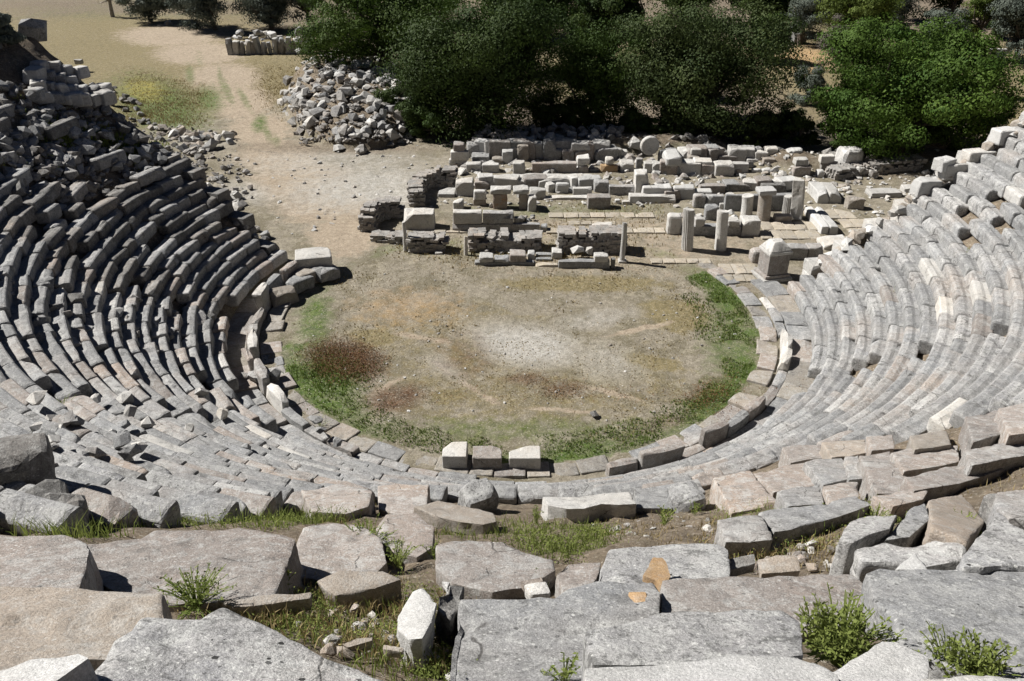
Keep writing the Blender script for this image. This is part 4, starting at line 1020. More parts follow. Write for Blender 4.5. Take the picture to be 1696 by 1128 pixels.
# two rows of seats at right, in front of the passage
for i, (poly, mat, lab) in enumerate([
    ([(1182,792),(1242,780),(1294,834),(1212,849)], 'pink', 'pinkish seat slab at the left end of the right foreground row'),
    ([(1247,784),(1332,765),(1361,800),(1282,814)], 'pink', 'second pinkish seat slab in the right foreground row'),
    ([(1287,814),(1357,801),(1364,834),(1306,838)], 'grey', 'small grey front piece under the second slab of the right row'),
    ([(1334,766),(1396,757),(1404,793),(1364,803)], 'grey', 'third grey seat slab in the right foreground row'),
    ([(1364,805),(1420,797),(1424,822),(1374,832)], 'pink', 'small pinkish piece below the third slab of the right row'),
    ([(1399,757),(1422,754),(1434,792),(1406,794)], 'grey', 'narrow grey slab wedged in the right foreground row'),
    ([(1425,756),(1474,748),(1497,782),(1512,809),(1452,816)], 'pink', 'large pinkish slab right of the narrow wedge'),
    ([(1477,748),(1520,740),(1586,738),(1588,764),(1498,780)], 'pink', 'long pinkish slab lying behind the right foreground row'),
    ([(1500,790),(1560,775),(1640,764),(1660,778),(1590,800),(1515,812)], 'pink', 'pinkish slab with a mossy edge in the right foreground'),
    ([(1600,745),(1696,728),(1740,724),(1740,748),(1610,770)], 'grey', 'long grey slab at the right photo edge above the mossy one'),
    ([(1190,862),(1262,853),(1281,893),(1202,897)], 'grey', 'grey ledge slab at the left of the lower right row'),
    ([(1260,850),(1372,830),(1415,820),(1444,835),(1362,863),(1284,880)], 'grey', 'long grey ledge slab in the lower right row'),
    ([(1446,822),(1502,809),(1535,813),(1530,826),(1480,838)], 'pink', 'pinkish ledge slab at the right of the lower right row'),
    ([(1296,740),(1360,735),(1368,758),(1310,766)], 'pink', 'tilted pinkish block lying on the tiers at right, leftmost of its line'),
    ([(1362,732),(1432,728),(1440,748),(1378,757)], 'tan', 'tan block with a bright top, second in the line on the right tiers'),
    ([(1436,724),(1478,720),(1482,742),(1444,746)], 'pink', 'reddish striped block, third in the line on the right tiers'),
    ([(1508,722),(1566,714),(1574,736),(1516,744)], 'tan', 'broken tan block, fourth in the line on the right tiers'),
    ([(1600,690),(1655,680),(1666,716),(1612,732)], 'pink', 'large pinkish block near the right edge on the tiers'),
    ([(1655,676),(1740,660),(1745,706),(1672,720)], 'pink', 'pinkish block at the right photo edge on the tiers'),
    ]):
    FG('seat_slab', poly, mat, lab, 'seat slab', th=.45, dz=.1 if 13 <= i else .02, amp=.018)
# standing rocks
def standing(px, py, size, mat, label, yaw=0, tilt=(0,0), k=None):
    p = hit(px, py, .1); V, Fc = rbox(size, .1, .07, .05, 4, seed=k); V = rotz(V, yaw)
    o = link('standing_rock', mesh('standing_rock', V, Fc, mat), None, (p[0], p[1], p[2]-.12), (tilt[0], tilt[1], 0)); tag(o, label, 'rock')
standing(790, 838, (.55,.45,.62), 'lichen', 'dark faced rock standing upright between the seat blocks', .5, (.2,.1))
standing(40, 830, (.75,.6,.95), 'dark', 'large dark boulder standing at the left photo edge', .5, (.1,.15), 3)
standing(78, 862, (.4,.45,.62), 'dark', 'tilted dark stone right of the large left boulder', .5, (.15,.3), 4)
standing(110, 872, (.4,.45,.55), 'dark', 'second tilted dark stone in the left row above the grass', .5, (.15,.25), 5)
standing(146, 858, (.28,.35,.4), 'dark', 'small dark stone at the right end of the left tilted row', .5, (.1,.2), 6)
standing(1137, 838, (.45,.4,.42), 'lichen', 'grey rock with a black hollow left of the right foreground row', .3, (.1,-.1), 8)
standing(1680, 862, (.5,.5,.3), 'dark', 'dark soil stained rock under the right edge block', 0, (0,0), 9)
def chip(poly, mat, label, th=.1, dz=.4, tilt=.1, side=0, amp=.012, cat='stone chip'):
    FG('stone_chip', poly, mat, label, cat, th=th, dz=dz, tilt=tilt, ex=-.05, rim=.02, amp=amp, side=side)
chip([(656,1036),(683,982),(700,977),(723,999),(712,1032),(700,1056),(676,1058)], 'white', 'bright white rock in the weedy hollow at lower centre', .3, .05, .5, -.3, .02, 'rock')
chip([(724,985),(745,966),(770,970),(768,1005),(745,1026),(726,1010)], 'dark', 'dark rock against the right of the bright white rock', .3, .1, .2, .3, .03, 'rock')
chip([(729,959),(748,960),(741,978)], 'white', 'small white chip above the dark rock in the hollow', .06, .12)
chip([(560,1065),(593,1048),(622,1046),(619,1060),(575,1073)], 'tan', 'flat pale tan stone lying in the weedy hollow', .1, -.15, .1)
chip([(634,1066),(669,1072),(666,1080),(634,1075)], 'tan', 'small brown flat stone below the bright white rock', .06, -.15)
chip([(1063,951),(1080,922),(1100,920),(1114,952),(1097,977),(1085,960)], 'ochre', 'ochre yellow stone chip resting on the big grey block', .08, .12, .5, 0)
chip([(1040,979),(1070,980),(1073,999),(1047,1000)], 'ochre', 'orange brown stone chip on the stepped grey slab', .06, .1, .3)
chip([(525,962),(566,946),(632,948),(662,960),(620,974),(556,986)], 'tan', 'rounded brownish rock left of the rust tinted slab', .25, -.05, .2, 0, .02, 'rock')
chip([(360,994),(430,986),(515,981),(512,991),(390,1006)], 'tan', 'thin orange tan stone edge below the broad tan slab', .12, -.1, .1)
chip([(868,968),(905,962),(912,982),(880,985)], 'pale', 'small pale stone at the lower right of the rust tinted slab', .1, .05)
chip([(858,958),(898,950),(902,962),(866,972)], 'stain', 'small rust red stone at the edge of the flat slab', .08, .1)
chip([(1195,927),(1250,915),(1254,932),(1210,944)], 'dark', 'dark flat stone right of the big lichened block', .12, .0)
chip([(1255,925),(1320,920),(1326,945),(1262,950)], 'tan', 'tan flat stone in the earth above the wide speckled slab', .1, -.05)
# broken bits on the dirt ledges
def bits(poly, n, size, label, group, mats=('pale','tan','pink','rubble')):
    scatter(poly, n, size, mats, 'stone_fragment', label, 'stone fragment', group, .02, .6, .25)
bits([(960,850),(1190,850),(1190,895),(1010,895)], 34, (.05,.16), 'small stone fragment on the bare earth ledge at centre right', 'fragments on the centre right earth ledge')
bits([(1200,895),(1400,880),(1400,945),(1215,945)], 26, (.05,.16), 'small stone fragment on the reddish earth at right', 'fragments on the reddish earth at right')
bits([(340,1000),(760,985),(750,1128),(560,1090)], 44, (.03,.11), 'small stone fragment in the weedy hollow at lower centre', 'fragments in the weedy hollow')
bits([(0,800),(45,800),(40,850),(0,850)], 10, (.06,.14), 'small stone fragment on the earth behind the left boulder', 'fragments behind the left boulder')
scatter([(560,440),(1180,450),(1230,560),(1100,700),(640,700),(500,560)], 130, (.03,.11), ('pale','rubble','white'), 'pebble', 'small pebble lying on the orchestra floor', 'pebble', 'pebbles on the orchestra floor')
p = at(982, 690); rock('rock', (p[0], p[1], 0), .3, 'dark', 'small dark stone on the orchestra floor near the front', 'rock')
scatter([(150,640),(600,740),(560,800),(60,800),(0,700)], 34, (.15,.35), ('grey','pale'), 'rubble_stone', 'small loose stone lying on the near left seat rows', 'loose stone', 'loose stones on the near left seats', 0, .5, -1.6)

# ------------------------------------------------------------------ grass and weeds
def blades(pts, h, w, mat, name, label, cat, lean=.5, kind=None, seg=2, group=None, loc=None):
    n = len(pts); pts = np.asarray(pts)
    a = rng.uniform(0, 2*PI, n); hh = rng.uniform(.5, 1.2, n)*h; ww = rng.uniform(.6, 1.2, n)*w
    la = rng.uniform(0, 2*PI, n); ll = rng.uniform(.1, 1, n)*lean*hh
    dx, dy = np.cos(a)*ww/2, np.sin(a)*ww/2
    lx, ly = np.cos(la)*ll, np.sin(la)*ll
    z0 = pts[:,2]
    V = np.empty((n, 5, 3))
    V[:,0] = np.stack([pts[:,0]-dx, pts[:,1]-dy, z0-.02], 1); V[:,1] = np.stack([pts[:,0]+dx, pts[:,1]+dy, z0-.02], 1)
    V[:,2] = np.stack([pts[:,0]+dx*.8+lx*.4, pts[:,1]+dy*.8+ly*.4, z0+hh*.6], 1); V[:,3] = np.stack([pts[:,0]-dx*.8+lx*.4, pts[:,1]-dy*.8+ly*.4, z0+hh*.6], 1)
    V[:,4] = np.stack([pts[:,0]+lx, pts[:,1]+ly, z0+hh], 1)
    b = np.arange(n)*5
    Fc = [f for i in b for f in ((i, i+1, i+2, i+3), (i+3, i+2, i+4))]
    V = V.reshape(-1, 3)
    if loc is not None: V = V-np.array(loc)
    me = mesh(name, V, Fc, mat, rnd=np.repeat(rng.random(n), 5))
    return tag(link(name, me, None, loc or (0,0,0)), label, cat, group, kind)
def pts_in(poly, n, noise=.0, clump=1.2, flat=False):
    xs = [q[0] for q in poly]; ys = [q[1] for q in poly]; out = []
    # sample on a pixel lattice, then jitter in the world
    base = []
    for _ in range(n*30):
        if len(base) >= max(60, n//10): break
        px = random.uniform(min(xs), max(xs)); py = random.uniform(min(ys), max(ys))
        if inpoly(px, py, poly): base.append(at(px, py) if flat else hit(px, py))
    base = np.array(base)
    idx = rng.integers(0, len(base), n); sp = clump*(.12 if not flat else .35)
    P = base[idx]+np.stack([rng.normal(0, sp, n), rng.normal(0, sp, n), np.zeros(n)], 1)
    P[:,2] = hterr(P[:,0], P[:,1])
    return P
# orchestra turf (polar sampling)
def ring_pts(n, r0, r1, a0, a1):
    r = np.sqrt(rng.uniform(r0*r0, r1*r1, n)); a = np.radians(rng.uniform(a0, a1, n)); P = np.stack([r*np.cos(a), r*np.sin(a), 0*a], 1)
    k = fbm(P*.9, 31, 3) > -.05; return P[k]
blades(np.concatenate([ring_pts(6500, 6.4, 7.45, 200, 385), ring_pts(1800, 5.6, 7.4, 335, 375), pts_in([(500,590),(590,610),(600,660),(540,660)], 1400, flat=True)]), .07, .03, 'grass', 'grass', 'short fresh green grass fringing the orchestra floor', 'grass', kind='stuff')
Pd = np.concatenate([ring_pts(7000, 0, 7.2, 150, 390), pts_in([(600,440),(1150,440),(1000,480),(700,480)], 1500, flat=True)])
blades(Pd, .03, .04, 'drygrass', 'dry_grass', 'short dry straw coloured grass on the orchestra floor', 'dry grass', kind='stuff')
# grass bands between the foreground stones
blades(pts_in([(0,850),(60,858),(150,860),(300,848),(430,846),(520,838),(600,842),(560,872),(480,880),(380,876),(250,880),(140,896),(0,886)], 3600, clump=.9), .24, .011, 'weed', 'ledge_grass', 'yellow green grass strip along the left foreground ledge', 'grass', kind='stuff', lean=.8)
blades(pts_in([(720,868),(860,868),(1010,880),(1010,915),(930,928),(860,905),(780,898),(725,902)], 1700, clump=.9), .17, .011, 'weed', 'ledge_grass', 'green grass strip along the middle foreground ledge', 'grass', kind='stuff', lean=.8)
blades(pts_in([(1190,838),(1330,838),(1480,838),(1500,850),(1400,880),(1300,895),(1220,905),(1200,880)], 1300, clump=.9), .16, .011, 'weed', 'ledge_grass', 'thin green grass along the right foreground ledge', 'grass', kind='stuff', lean=.8)
blades(pts_in([(330,1010),(480,985),(660,960),(760,975),(755,1128),(640,1128),(500,1060),(400,1020)], 1100, clump=.7), .09, .009, 'weed', 'hollow_grass', 'sparse weeds and moss in the lower centre hollow', 'weeds', kind='stuff', lean=.9)
blades(pts_in([(60,190),(200,230),(330,250),(200,260),(60,230)], 1500), .2, .04, 'weed', 'bank_grass', 'green grass tufts on the ruined upper left bank', 'grass', kind='stuff', lean=.8)
blades(np.concatenate([pts_in([(900,330),(1100,330),(1100,420),(900,420)], 1200, flat=True), pts_in([(620,400),(1000,405),(1000,440),(700,430)], 1600, flat=True), pts_in([(200,110),(340,140),(330,210),(210,200)], 6000, flat=True), pts_in([(60,0),(260,0),(300,60),(120,60)], 3000, flat=True), pts_in([(420,105),(515,110),(480,200),(450,180)], 2500, flat=True)]), .1, .04, 'drygrass', 'field_grass', 'dry grass on the stage floor and the field by the path', 'dry grass', kind='stuff')
blades(np.concatenate([pts_in([(200,985),(760,960),(755,1120),(520,1060)], 2200, clump=.8), pts_in([(960,850),(1200,850),(1440,880),(1400,945),(1215,945),(1000,900)], 2200, clump=.8), pts_in([(560,840),(720,840),(760,900),(600,960),(480,960)], 1800, clump=.8), pts_in([(1290,740),(1696,660),(1696,830),(1500,820)], 1500, clump=.8)]), .09, .010, 'drygrass', 'dry_ledge_grass', 'thin dry grass on the earth between the foreground stones', 'dry grass', kind='stuff', lean=1.0)
def leafmat_strip(pts, h, leaf, mat, name, label, cat, loc=None):
    n = len(pts); P = pts.copy(); P[:,2] += h*rng.random(n)**1.6*np.clip(.65+.7*fbm(P*1.6, 77, 2), .15, 1.5); P[:,:2] += rng.normal(0, .05, (n, 2))
    a = rng.normal(size=(n,3)); a /= np.linalg.norm(a, axis=1, keepdims=True); b = rng.normal(size=(n,3)); b -= (a*b).sum(1, keepdims=True)*a; b /= np.linalg.norm(b, axis=1, keepdims=True)
    L = leaf*rng.uniform(.5, 1.3, n)[:,None]
    Q = np.stack([P-a*L*.5, P+b*L*.22, P+a*L*.5, P-b*L*.22], 1).reshape(-1, 3)
    return tag(link(name, mesh(name, Q, np.arange(4*n).reshape(-1, 4), mat, rnd=np.repeat(rng.random(n), 4))), label, cat, kind='stuff')
def patchy(P, thr=-.05, sc=1.1): return P[fbm(P*sc, 41, 3) > thr]
leafmat_strip(np.concatenate([pts_in([(505,575),(600,570),(632,600),(600,630),(530,620)], 9000, flat=True, clump=.7), pts_in([(605,665),(650,645),(2000,648),(690,668),(620,685)], 2000, flat=True, clump=.7), pts_in([(1130,665),(1200,630),(1225,640),(1170,690)], 1500, flat=True, clump=.8), pts_in([(850,622),(900,622),(980,640),(960,655),(910,650)], 800, flat=True, clump=.6)]), .22, .045, 'rustgrass', 'dry_weeds', 'rusty brown dead weeds in patches on the orchestra floor', 'dead weeds')
leafmat_strip(ring_pts(12000, 6.7, 7.45, 200, 385), .07, .04, 'grass', 'orchestra_weeds', 'low leafy green weeds along the orchestra edge', 'weeds')
leafmat_strip(patchy(pts_in([(0,850),(60,858),(150,860),(300,852),(430,846),(520,838),(600,842),(560,868),(480,878),(380,874),(250,878),(140,890),(0,884)], 26000, clump=.9), -.3), .24, .035, 'weed', 'ledge_weeds', 'yellow green leafy weeds along the left foreground ledge', 'weeds')
leafmat_strip(patchy(pts_in([(720,868),(860,868),(1010,880),(1010,915),(930,928),(860,905),(780,898),(725,902)], 13000, clump=.9), -.2), .16, .03, 'weed', 'ledge_weeds', 'green leafy weeds along the middle foreground ledge', 'weeds')
leafmat_strip(patchy(pts_in([(1190,838),(1330,838),(1480,838),(1500,850),(1400,880),(1300,895),(1220,905),(1200,880)], 12000, clump=.9), -.1), .15, .03, 'weed', 'ledge_weeds', 'green leafy weeds along the right foreground ledge', 'weeds')
leafmat_strip(patchy(pts_in([(330,1010),(480,985),(660,960),(760,975),(755,1128),(640,1128),(500,1060),(400,1020)], 16000, clump=.7), .0, 2.2), .10, .022, 'weed', 'hollow_weeds', 'patchy leafy weeds and moss in the lower centre hollow', 'weeds')
leafmat_strip(patchy(pts_in([(1180,880),(1400,860),(1640,830),(1640,930),(1400,950),(1200,950)], 7000, clump=.8), .15, 2.0), .10, .025, 'weed', 'rock_weeds', 'patchy weeds between the rocks at the right', 'weeds')
leafmat_strip(patchy(pts_in([(0,160),(60,150),(200,230),(330,250),(260,285),(100,290),(0,290)], 7000, clump=1.5), .0, .8), .25, .06, 'weed', 'bank_weeds', 'green weeds on the ruined upper left bank', 'weeds')
# single weeds
def weed(px, py, h, spread, n, label, mat='weed', off=.1):
    p = hit(px, py, off); V = []; Fc = []; Rn = []; o = 0; SV = []; SF = []; so = 0
    for i in range(n):
        a = random.uniform(0, 2*PI); le = random.uniform(.15, 1)*spread; hh = h*random.uniform(.5, 1.1)
        tip = np.array([math.cos(a)*le, math.sin(a)*le, hh*(1-.35*le/max(spread, .01))])
        q0 = np.array([math.cos(a)*.02, math.sin(a)*.02, -.03]); sd = np.array([-math.sin(a), math.cos(a), 0])*.004
        for k in range(3):
            t0, t1 = k/3, (k+1)/3
            f = lambda t: q0+(tip-q0)*np.array([t, t, 1-(1-t)**1.7])
            A, Bq = f(t0), f(t1); SV += [A-sd, A+sd, Bq+sd*.7, Bq-sd*.7]; SF.append((so, so+1, so+2, so+3)); so += 4
        for k in range(9):
            t = random.uniform(.25, 1); c = q0+(tip-q0)*np.array([t, t, 1-(1-t)**1.7])
            d = np.array([random.gauss(0, 1), random.gauss(0, 1), random.gauss(.4, .6)]); d /= np.linalg.norm(d)
            w = np.cross(d, [random.gauss(0,1), random.gauss(0,1), 1]); w /= np.linalg.norm(w)+1e-6
            L = random.uniform(.02, .045)*(.6+h); V += [c, c+d*L*.5+w*L*.2, c+d*L, c+d*L*.5-w*L*.2]; Fc.append((o, o+1, o+2, o+3)); o += 4; Rn += [random.random()]*4
    t = empty('weed_plant', tuple(p)); tag(t, label, 'weed')
    link('leaves', mesh('leaves', V, Fc, mat, rnd=Rn), t); link('stems', mesh('stems', SV, SF, mat), t)
weed(1385, 1092, .42, .3, 130, 'largest bushy green weed beside the white stone at the bottom right')
weed(1350, 1075, .36, .2, 60, 'darker green weed at the left of the largest bottom right weed')
weed(1474, 1030, .22, .16, 26, 'yellow green weed in the joint of the two lower right slabs')
weed(1570, 1112, .25, .2, 60, 'green weed at the bottom right above the corner slab')
weed(1618, 1118, .24, .2, 60, 'green weed farther right along the bottom right slab edge')
weed(610, 912, .32, .34, 120, 'wide yellow green weed in front of the rounded tan slab')
weed(660, 935, .24, .24, 30, 'low yellow green weed left of the rust tinted slab')
weed(325, 1000, .2, .3, 90, 'pale green weed cushion below the broad tan slab')
weed(465, 972, .16, .14, 20, 'small dry weed in the joint right of the broad tan slab')
weed(888, 866, .36, .1, 14, 'tall thin weed standing on the middle ledge')
weed(1100, 866, .25, .2, 26, 'grey green weed at the right of the earth ledge')
weed(1150, 850, .2, .16, 18, 'small weed left of the right foreground seat row')
weed(1525, 890, .34, .2, 30, 'green weed between the slanting rock and the tan rock')
weed(1595, 890, .3, .2, 26, 'dry yellowish weed in front of the tan leaning rock')
weed(1553, 940, .24, .2, 26, 'green weed above the large lower right slab')
weed(1450, 862, .2, .2, 20, 'low weed behind the whitish lichened rock')
weed(935, 1122, .14, .14, 18, 'small weed on the stepped slab at the bottom centre')
weed(610, 835, .25, .12, 16, 'dark green weed at the end of the left seat row')
weed(380, 838, .16, .14, 16, 'small green weed under the left seat row')
weed(515, 792, .22, .12, 14, 'thin weed among the left seat rows')
weed(720, 925, .2, .16, 22, 'green weed at the dark end of the tan slab')
weed(240, 842, .2, .3, 30, 'dark green weeds under the near left seat blocks')
weed(890, 968, .14, .12, 14, 'sparse weed beside the rust red stone')
weed(1500, 880, .24, .14, 18, 'thin green weed beside the slanting rock')
weed(1480, 640, .3, .3, 16, 'small green tuft growing between the right tiers')
weed(1600, 430, .35, .35, 22, 'green tuft in a hollow high on the right tiers')
weed(1480, 490, .35, .4, 24, 'yellow green tuft in a worn hollow of the right tiers')
weed(530, 705, .3, .3, 22, 'green tuft at the left edge of the orchestra kerb')
weed(105, 685, .3, .4, 22, 'faint green tuft on the near left tiers')

# ------------------------------------------------------------------ trees
def tube(p0, p1, r0, r1, seg=7):
    p0 = np.array(p0, float); p1 = np.array(p1, float); d = p1-p0; d /= np.linalg.norm(d)+1e-9
    u = np.cross(d, [.3, .2, 1]); u /= np.linalg.norm(u)+1e-9; w = np.cross(d, u)
    V = []
    for p, r in ((p0, r0), (p1, r1)):
        for s in range(seg): a = 2*PI*s/seg; V.append(p+r*(u*math.cos(a)+w*math.sin(a)))
    return V, [(s, (s+1) % seg, seg+(s+1) % seg, seg+s) for s in range(seg)]
def tree(name, base, x0, x1, ytop, ybot, mat, label, leaves=9000, leaf=.16, clumps=70, cat='tree', depthk=.9, dens=.6, loose=1.0, z0=None, bare=False, trunk=True):
    px, py = base; p = at(px, py) if z0 is None else hit(px, py)
    if z0 is None: p[2] = 0
    dep = float(proj(*p)[2]); mx = (x0+x1)/2
    # crown box from its outline, at the trunk's distance
    d = ray(mx, ytop); top = (CAM+d*((p[1]-CAM[1])/d[1]))[2]; d = ray(mx, ybot); bot = max(p[2]+.05, (CAM+d*((p[1]-CAM[1])/d[1]))[2])
    cx = (CAM+d*((p[1]-CAM[1])/d[1]))[0]; rx = (x1-x0)/F*dep/2; rz = max(.3, (top-bot)/2); cz = (top+bot)/2; ry = rx*depthk
    rg = np.random.default_rng(abs(hash((px, py, x0))) % 99999)
    t = empty(name, tuple(p)); tag(t, label, cat)
    O = np.array([cx-p[0], 0, cz-p[2]])
    # clumps through the crown's volume, biased outwards
    clumps = int(clumps*1.5); R3 = np.array([rx, ry, rz])
    nl = 11 if clumps > 90 else 7
    ul = rg.normal(size=(nl, 3)); ul /= np.linalg.norm(ul, axis=1, keepdims=True); ul[:,2] = ul[:,2]*.8+.1
    lc = ul*rg.uniform(.45, .74, (nl, 1)); lr = rg.uniform(.44, .64, nl)
    u = rg.normal(size=(clumps, 3)); u /= np.linalg.norm(u, axis=1, keepdims=True); li = rg.integers(0, nl, clumps)
    CC = O+(lc[li]+u*(lr[li]*rg.uniform(.35, 1, clumps)**dens)[:,None])*R3
    low = rg.random(clumps) < (.28 if ybot > 160 else .08); CC[low,2] = rg.uniform(.25, max(.5, O[2]), low.sum()); kp = CC[:,2] > .15; CC = CC[kp]; u = u[kp]
    # woody frame
    V = []; Fc = []; o = 0
    def add(a, b, r0, r1):
        nonlocal o
        v, f2 = tube(a, b, r0, r1); V.extend(v); Fc.extend([tuple(q+o for q in g) for g in f2]); o += len(v)
    h0 = max(.3, O[2]-rz*.6); tr = max(.05, .035*(top-p[2]))
    fork = np.array([O[0]*.4, 0, h0])
    if trunk: add((0,0,-.2), fork*.5+rg.normal(0,.06,3), tr*1.4, tr*1.1); add(fork*.5, fork, tr*1.1, tr*.85)
    step = max(1, len(CC)//(26 if not bare else 60))
    for q in CC[::step]:
        mid = fork+(q-fork)*.5+rg.normal(0, .12*rx, 3)*np.array([1,1,.4]); add(fork, mid, tr*.45, tr*.25); add(mid, q, tr*.25, tr*.07)
        if bare:
            for k in range(5): e = q+rg.normal(0, .3, 3)*np.array([rx,ry,rz])*.6+np.array([0,0,.1]); add(mid if k % 2 else q, e, tr*.1, tr*.03)
    link('trunk', mesh('trunk', V, Fc, 'bark' if not bare else 'deadwood'), t)
    if leaves:
        n = int(leaves*5.2); k = rg.integers(0, len(CC), n); ki = k
        cr = min(rx, rz)*.29*loose*(.6+.8*rg.random(len(CC)))
        g = rg.normal(size=(n, 3)); g /= np.linalg.norm(g, axis=1, keepdims=True); rr = rg.random(n)**.35
        P = CC[k]+g*(rr*cr[k])[:,None]*np.array([1.15,1.15,.75])
        ok = P[:,2] > .05; P = P[ok]; n = len(P)
        nn = g[ok]+.35*u[ki][ok]+rg.normal(size=(n,3))*.3; nn /= np.linalg.norm(nn, axis=1, keepdims=True)
        a = rg.normal(size=(n,3)); a -= (a*nn).sum(1, keepdims=True)*nn; a /= np.linalg.norm(a, axis=1, keepdims=True); b = np.cross(nn, a)
        L = leaf*.82*rg.uniform(.6, 1.3, n)[:,None]; Wd = L*.55
        Q = np.stack([P-a*L*.5, P+b*Wd*.5+a*L*.05, P+a*L*.5, P-b*Wd*.5+a*L*.05], 1).reshape(-1, 3)
        Fl = np.arange(4*n).reshape(-1, 4)
        cl = rg.random(len(CC)); rn = np.clip(.85*cl[k][ok]+.15*rg.random(n), 0, 1)
        link('crown', mesh('crown', Q, Fl, mat, rnd=np.repeat(rn, 4)), t)
    return t
TR = tree
TR('oak_tree', (655,150), 492, 740, -70, 128, 'leftoak', 'large dark green tree behind the great stone heap', 15000, .17, 110)
TR('oak_tree', (780,218), 665, 905, -40, 222, 'darkleaf', 'darkest tree left of the dry grassy gap, shading the rubble bank', 16000, .17, 120)
TR('oak_tree', (880,120), 800, 970, -90, 95, 'oak', 'green tree behind, above the dry grassy gap', 9000, .2, 70)
TR('small_tree', (992,214), 905, 1062, 48, 212, 'oak', 'mid green bushy tree right of the dry grassy gap', 9000, .14, 70)
TR('oak_tree', (1170,222), 1020, 1312, -20, 222, 'brownleaf', 'broad dark tree in the middle of the tree belt', 18000, .17, 130)
TR('fig_tree', (1490,252), 1318, 1640, 30, 256, 'bright', 'big round bright green tree at the right of the belt', 18000, .17, 140)
TR('small_tree', (1090,150), 960, 1060, -60, 70, 'darkleaf', 'grey green tree behind, between the two dark trees', 5000, .2, 50)
TR('olive_tree', (1325,72), 1280, 1378, -30, 62, 'olive', 'silvery olive tree at the top, left of the yellow green tree', 5000, .16, 50)
TR('small_tree', (1415,90), 1345, 1490, -50, 75, 'yellow', 'yellow green tree at the top behind the big bright tree', 7000, .2, 60)
TR('olive_tree', (1540,95), 1495, 1588, 10, 80, 'olive', 'silvery olive tree above the big bright tree', 4500, .16, 45)
TR('small_tree', (1612,95), 1575, 1650, -50, 75, 'yellow', 'narrow yellow green tree near the top right', 4500, .2, 45)
TR('olive_tree', (1680,105), 1635, 1730, -40, 95, 'olive', 'dark silvery tree in the top right corner', 5000, .18, 50)
TR('dry_bush', (1398,118), 1355, 1445, 25, 115, 'drytwig', 'grey leafless looking bush left of the big bright tree', 3600, .12, 45, 'bush')
TR('olive_bush', (1336,172), 1308, 1366, 108, 172, 'olive', 'small round olive bush between the two big trees', 3000, .12, 35, 'bush')
TR('olive_bush', (1630,160), 1600, 1650, 75, 150, 'olive', 'silvery bush against the right side of the big bright tree', 2200, .13, 30, 'bush')
TR('olive_tree', (250,40), 210, 305, -60, 36, 'olive', 'leftmost of the far olive trees by the field', 4500, .2, 45)
TR('olive_tree', (358,52), 285, 410, -50, 50, 'olive', 'middle olive tree with its trunk over a dark shadow', 5500, .2, 55)
TR('olive_tree', (450,55), 400, 500, -60, 52, 'olive', 'rightmost of the far olive trees beside the dark tree', 5500, .2, 55)
TR('bare_tree', (187,33), 165, 210, -60, 15, 'drytwig', 'slender bare tree standing alone in the far field', 0, .1, 24, bare=True)
TR('olive_tree', (8,80), -30, 42, 18, 78, 'olive', 'dark olive shrub on the crest in the top left corner', 3500, .12, 40, z0=1)
TR('dead_bush', (885,205), 830, 930, 105, 200, 'drytwig', 'tangle of pale dead branches before the darkest tree', 0, .1, 26, 'bush', bare=True)
TR('shrub', (1085,232), 1050, 1120, 190, 236, 'darkleaf', 'low dark shrub below the bushy tree', 2200, .11, 26, 'bush')
TR('shrub', (900,225), 860, 950, 150, 228, 'darkleaf', 'shaded undergrowth shrub beside the darkest tree', 2500, .12, 30, 'bush')
TR('shrub', (1290,228), 1240, 1325, 160, 232, 'darkleaf', 'dark shrub at the right foot of the broad dark tree', 2500, .12, 30, 'bush')
TR('shrub', (1230,248), 1200, 1262, 222, 248, 'drygrassleaf' if False else 'yellow', 'tiny yellow green shrub at the edge of the shade', 900, .1, 14, 'bush')
TR('dry_bush', (1450,262), 1420, 1500, 195, 262, 'drytwig', 'grey twiggy bush at the foot of the big bright tree', 1800, .1, 26, 'bush')
TR('shrub', (715,222), 660, 760, 140, 225, 'darkleaf', 'dark shrub between the stone heap and the darkest tree', 3000, .13, 34, 'bush')
for i, (bx, xa, xb, yt, yb, mt) in enumerate([(735,690,775,150,232,'oak'),(810,770,850,165,230,'darkleaf'),(945,915,985,165,228,'darkleaf'),(1035,1000,1075,170,236,'oak'),(1125,1090,1160,175,238,'brownleaf'),(1175,1140,1215,180,242,'darkleaf'),(1255,1215,1295,170,246,'brownleaf'),(1320,1290,1355,190,250,'darkleaf'),(1385,1345,1425,185,262,'oak'),(1560,1515,1605,190,264,'oak'),(1625,1590,1660,150,240,'darkleaf'),(655,615,695,140,215,'darkleaf')]):  # shrubs put in to make the deep shade at the belt's foot
    TR('shrub', (bx, yb-4), xa, xb, yt, yb, mt, 'dark shrub added for shade, %s from the left along the foot of the tree belt' % nth(i+1), 2000, .13, 26, 'bush', trunk=False)
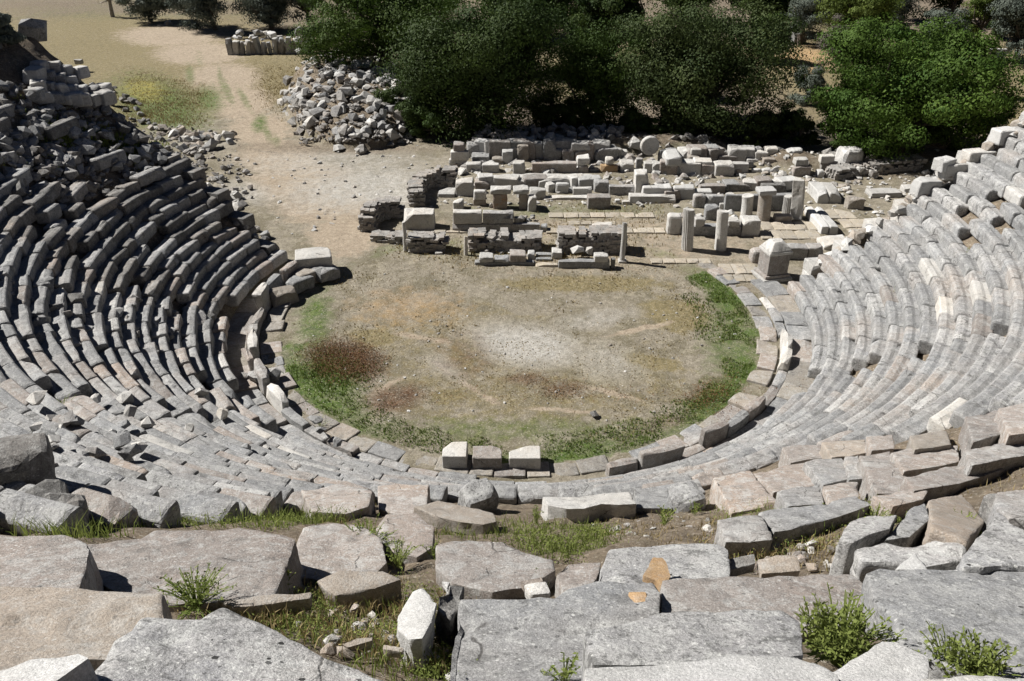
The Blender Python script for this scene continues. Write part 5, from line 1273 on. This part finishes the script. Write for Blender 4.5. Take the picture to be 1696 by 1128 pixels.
# trees farther back that close the view along the top
far = [(560,60,520,640,-110,40,'oak'),(700,40,640,790,-120,30,'darkleaf'),(1000,50,940,1060,-110,40,'darkleaf'),(1130,40,1060,1210,-120,30,'oak'),(1240,55,1200,1300,-80,45,'darkleaf'),(1480,40,1440,1540,-100,30,'darkleaf'),(1570,40,1530,1620,-110,30,'oak')]
names = ['leftmost','second','third','fourth','fifth','sixth','rightmost']
for (bx, by, xa, xb, yt, yb, mt), nm in zip(far, names):
    TR('oak_tree', (bx, by), xa, xb, yt, yb, mt, '%s of the distant trees along the top edge behind the tree belt' % nm, 4500, .26, 45)
for (bx, by, xa, xb, yt, yb, mt, lab, nm) in ((510,45,470,560,-60,40,'olive','grey olive crown beyond the far stone row','olive_tree'),(1010,120,965,1045,40,112,'oak','green bush in the gap behind the mid green bushy tree','shrub'),
    (1265,100,1225,1300,20,95,'oak','green bush behind the broad dark tree at its right','shrub'),(1450,55,1400,1500,-60,50,'olive','grey green crown between the yellow green trees','olive_tree'),(1655,60,1610,1700,-70,52,'darkleaf','dark distant tree at the top right corner','oak_tree'),
    (1385,45,1330,1430,-80,40,'darkleaf','dark distant tree behind the left yellow green tree','oak_tree'),(1300,30,1240,1350,-90,25,'oak','distant green tree behind the silvery olive','oak_tree'),(860,60,780,940,-120,50,'oak','distant green tree above the dry grassy gap','oak_tree'),(930,45,880,980,-100,40,'darkleaf','distant dark tree right above the dry grassy gap','oak_tree')):
    TR(nm, (bx, by), xa, xb, yt, yb, mt, lab, 4200, .22, 42)
# pale stones / low wall pieces seen between far trees
for (px, py, s, lab, mt) in ((1652,88,(1.9,.5,.4),'long white slab lying in the shade at the far right under trees','white'),(1290,70,(1.6,.8,.3),'flat pale slab on the ground beside the far olive tree','pale'),(1322,70,(1.0,.8,.8),'dark boulder beside the flat pale slab under the far olive','dark')):
    p = at(px, py); V, Fc = rbox(s, .2, .06, .03, 2); tag(link('far_stone', mesh('far_stone', V, Fc, mt), None, (p[0], p[1], -.05)), lab, 'stone')

# ------------------------------------------------------------------ light, camera, output
EL, AZ = math.radians(45), math.radians(-74)        # sun on the left, slightly beyond the stage
sd = Vector((math.sin(AZ)*math.cos(EL), math.cos(AZ)*math.cos(EL), math.sin(EL)))
sun = bpy.data.lights.new('sun', 'SUN'); sun.energy = 5.0; sun.angle = math.radians(.5); sun.color = (1, .965, .92)
so = bpy.data.objects.new('sun', sun); COL.objects.link(so); so.rotation_euler = (-sd).to_track_quat('-Z', 'Y').to_euler(); so.location = (-30, 10, 40)
w = bpy.data.worlds.new('World'); sc.world = w; w.use_nodes = True; nt = w.node_tree
sky = nt.nodes.new('ShaderNodeTexSky'); sky.sky_type = 'NISHITA'; sky.sun_disc = False; sky.altitude = 3000; sky.air_density = .3; sky.dust_density = 0; sky.sun_elevation = EL; sky.sun_rotation = AZ
bg = nt.nodes['Background']; bg.inputs['Strength'].default_value = .05; nt.links.new(sky.outputs[0], bg.inputs['Color'])
cam = bpy.data.cameras.new('camera'); cam.sensor_width = 36; cam.sensor_fit = 'HORIZONTAL'; cam.lens = 36*F/1696; cam.clip_end = 1500; cam.clip_start = .05
co = bpy.data.objects.new('camera', cam); COL.objects.link(co); co.location = tuple(CAM); co.rotation_euler = (PI/2-PITCH, 0, 0); sc.camera = co
sc.view_settings.view_transform = 'Standard'; sc.view_settings.look = 'None'; sc.view_settings.exposure = .88; sc.view_settings.gamma = 1
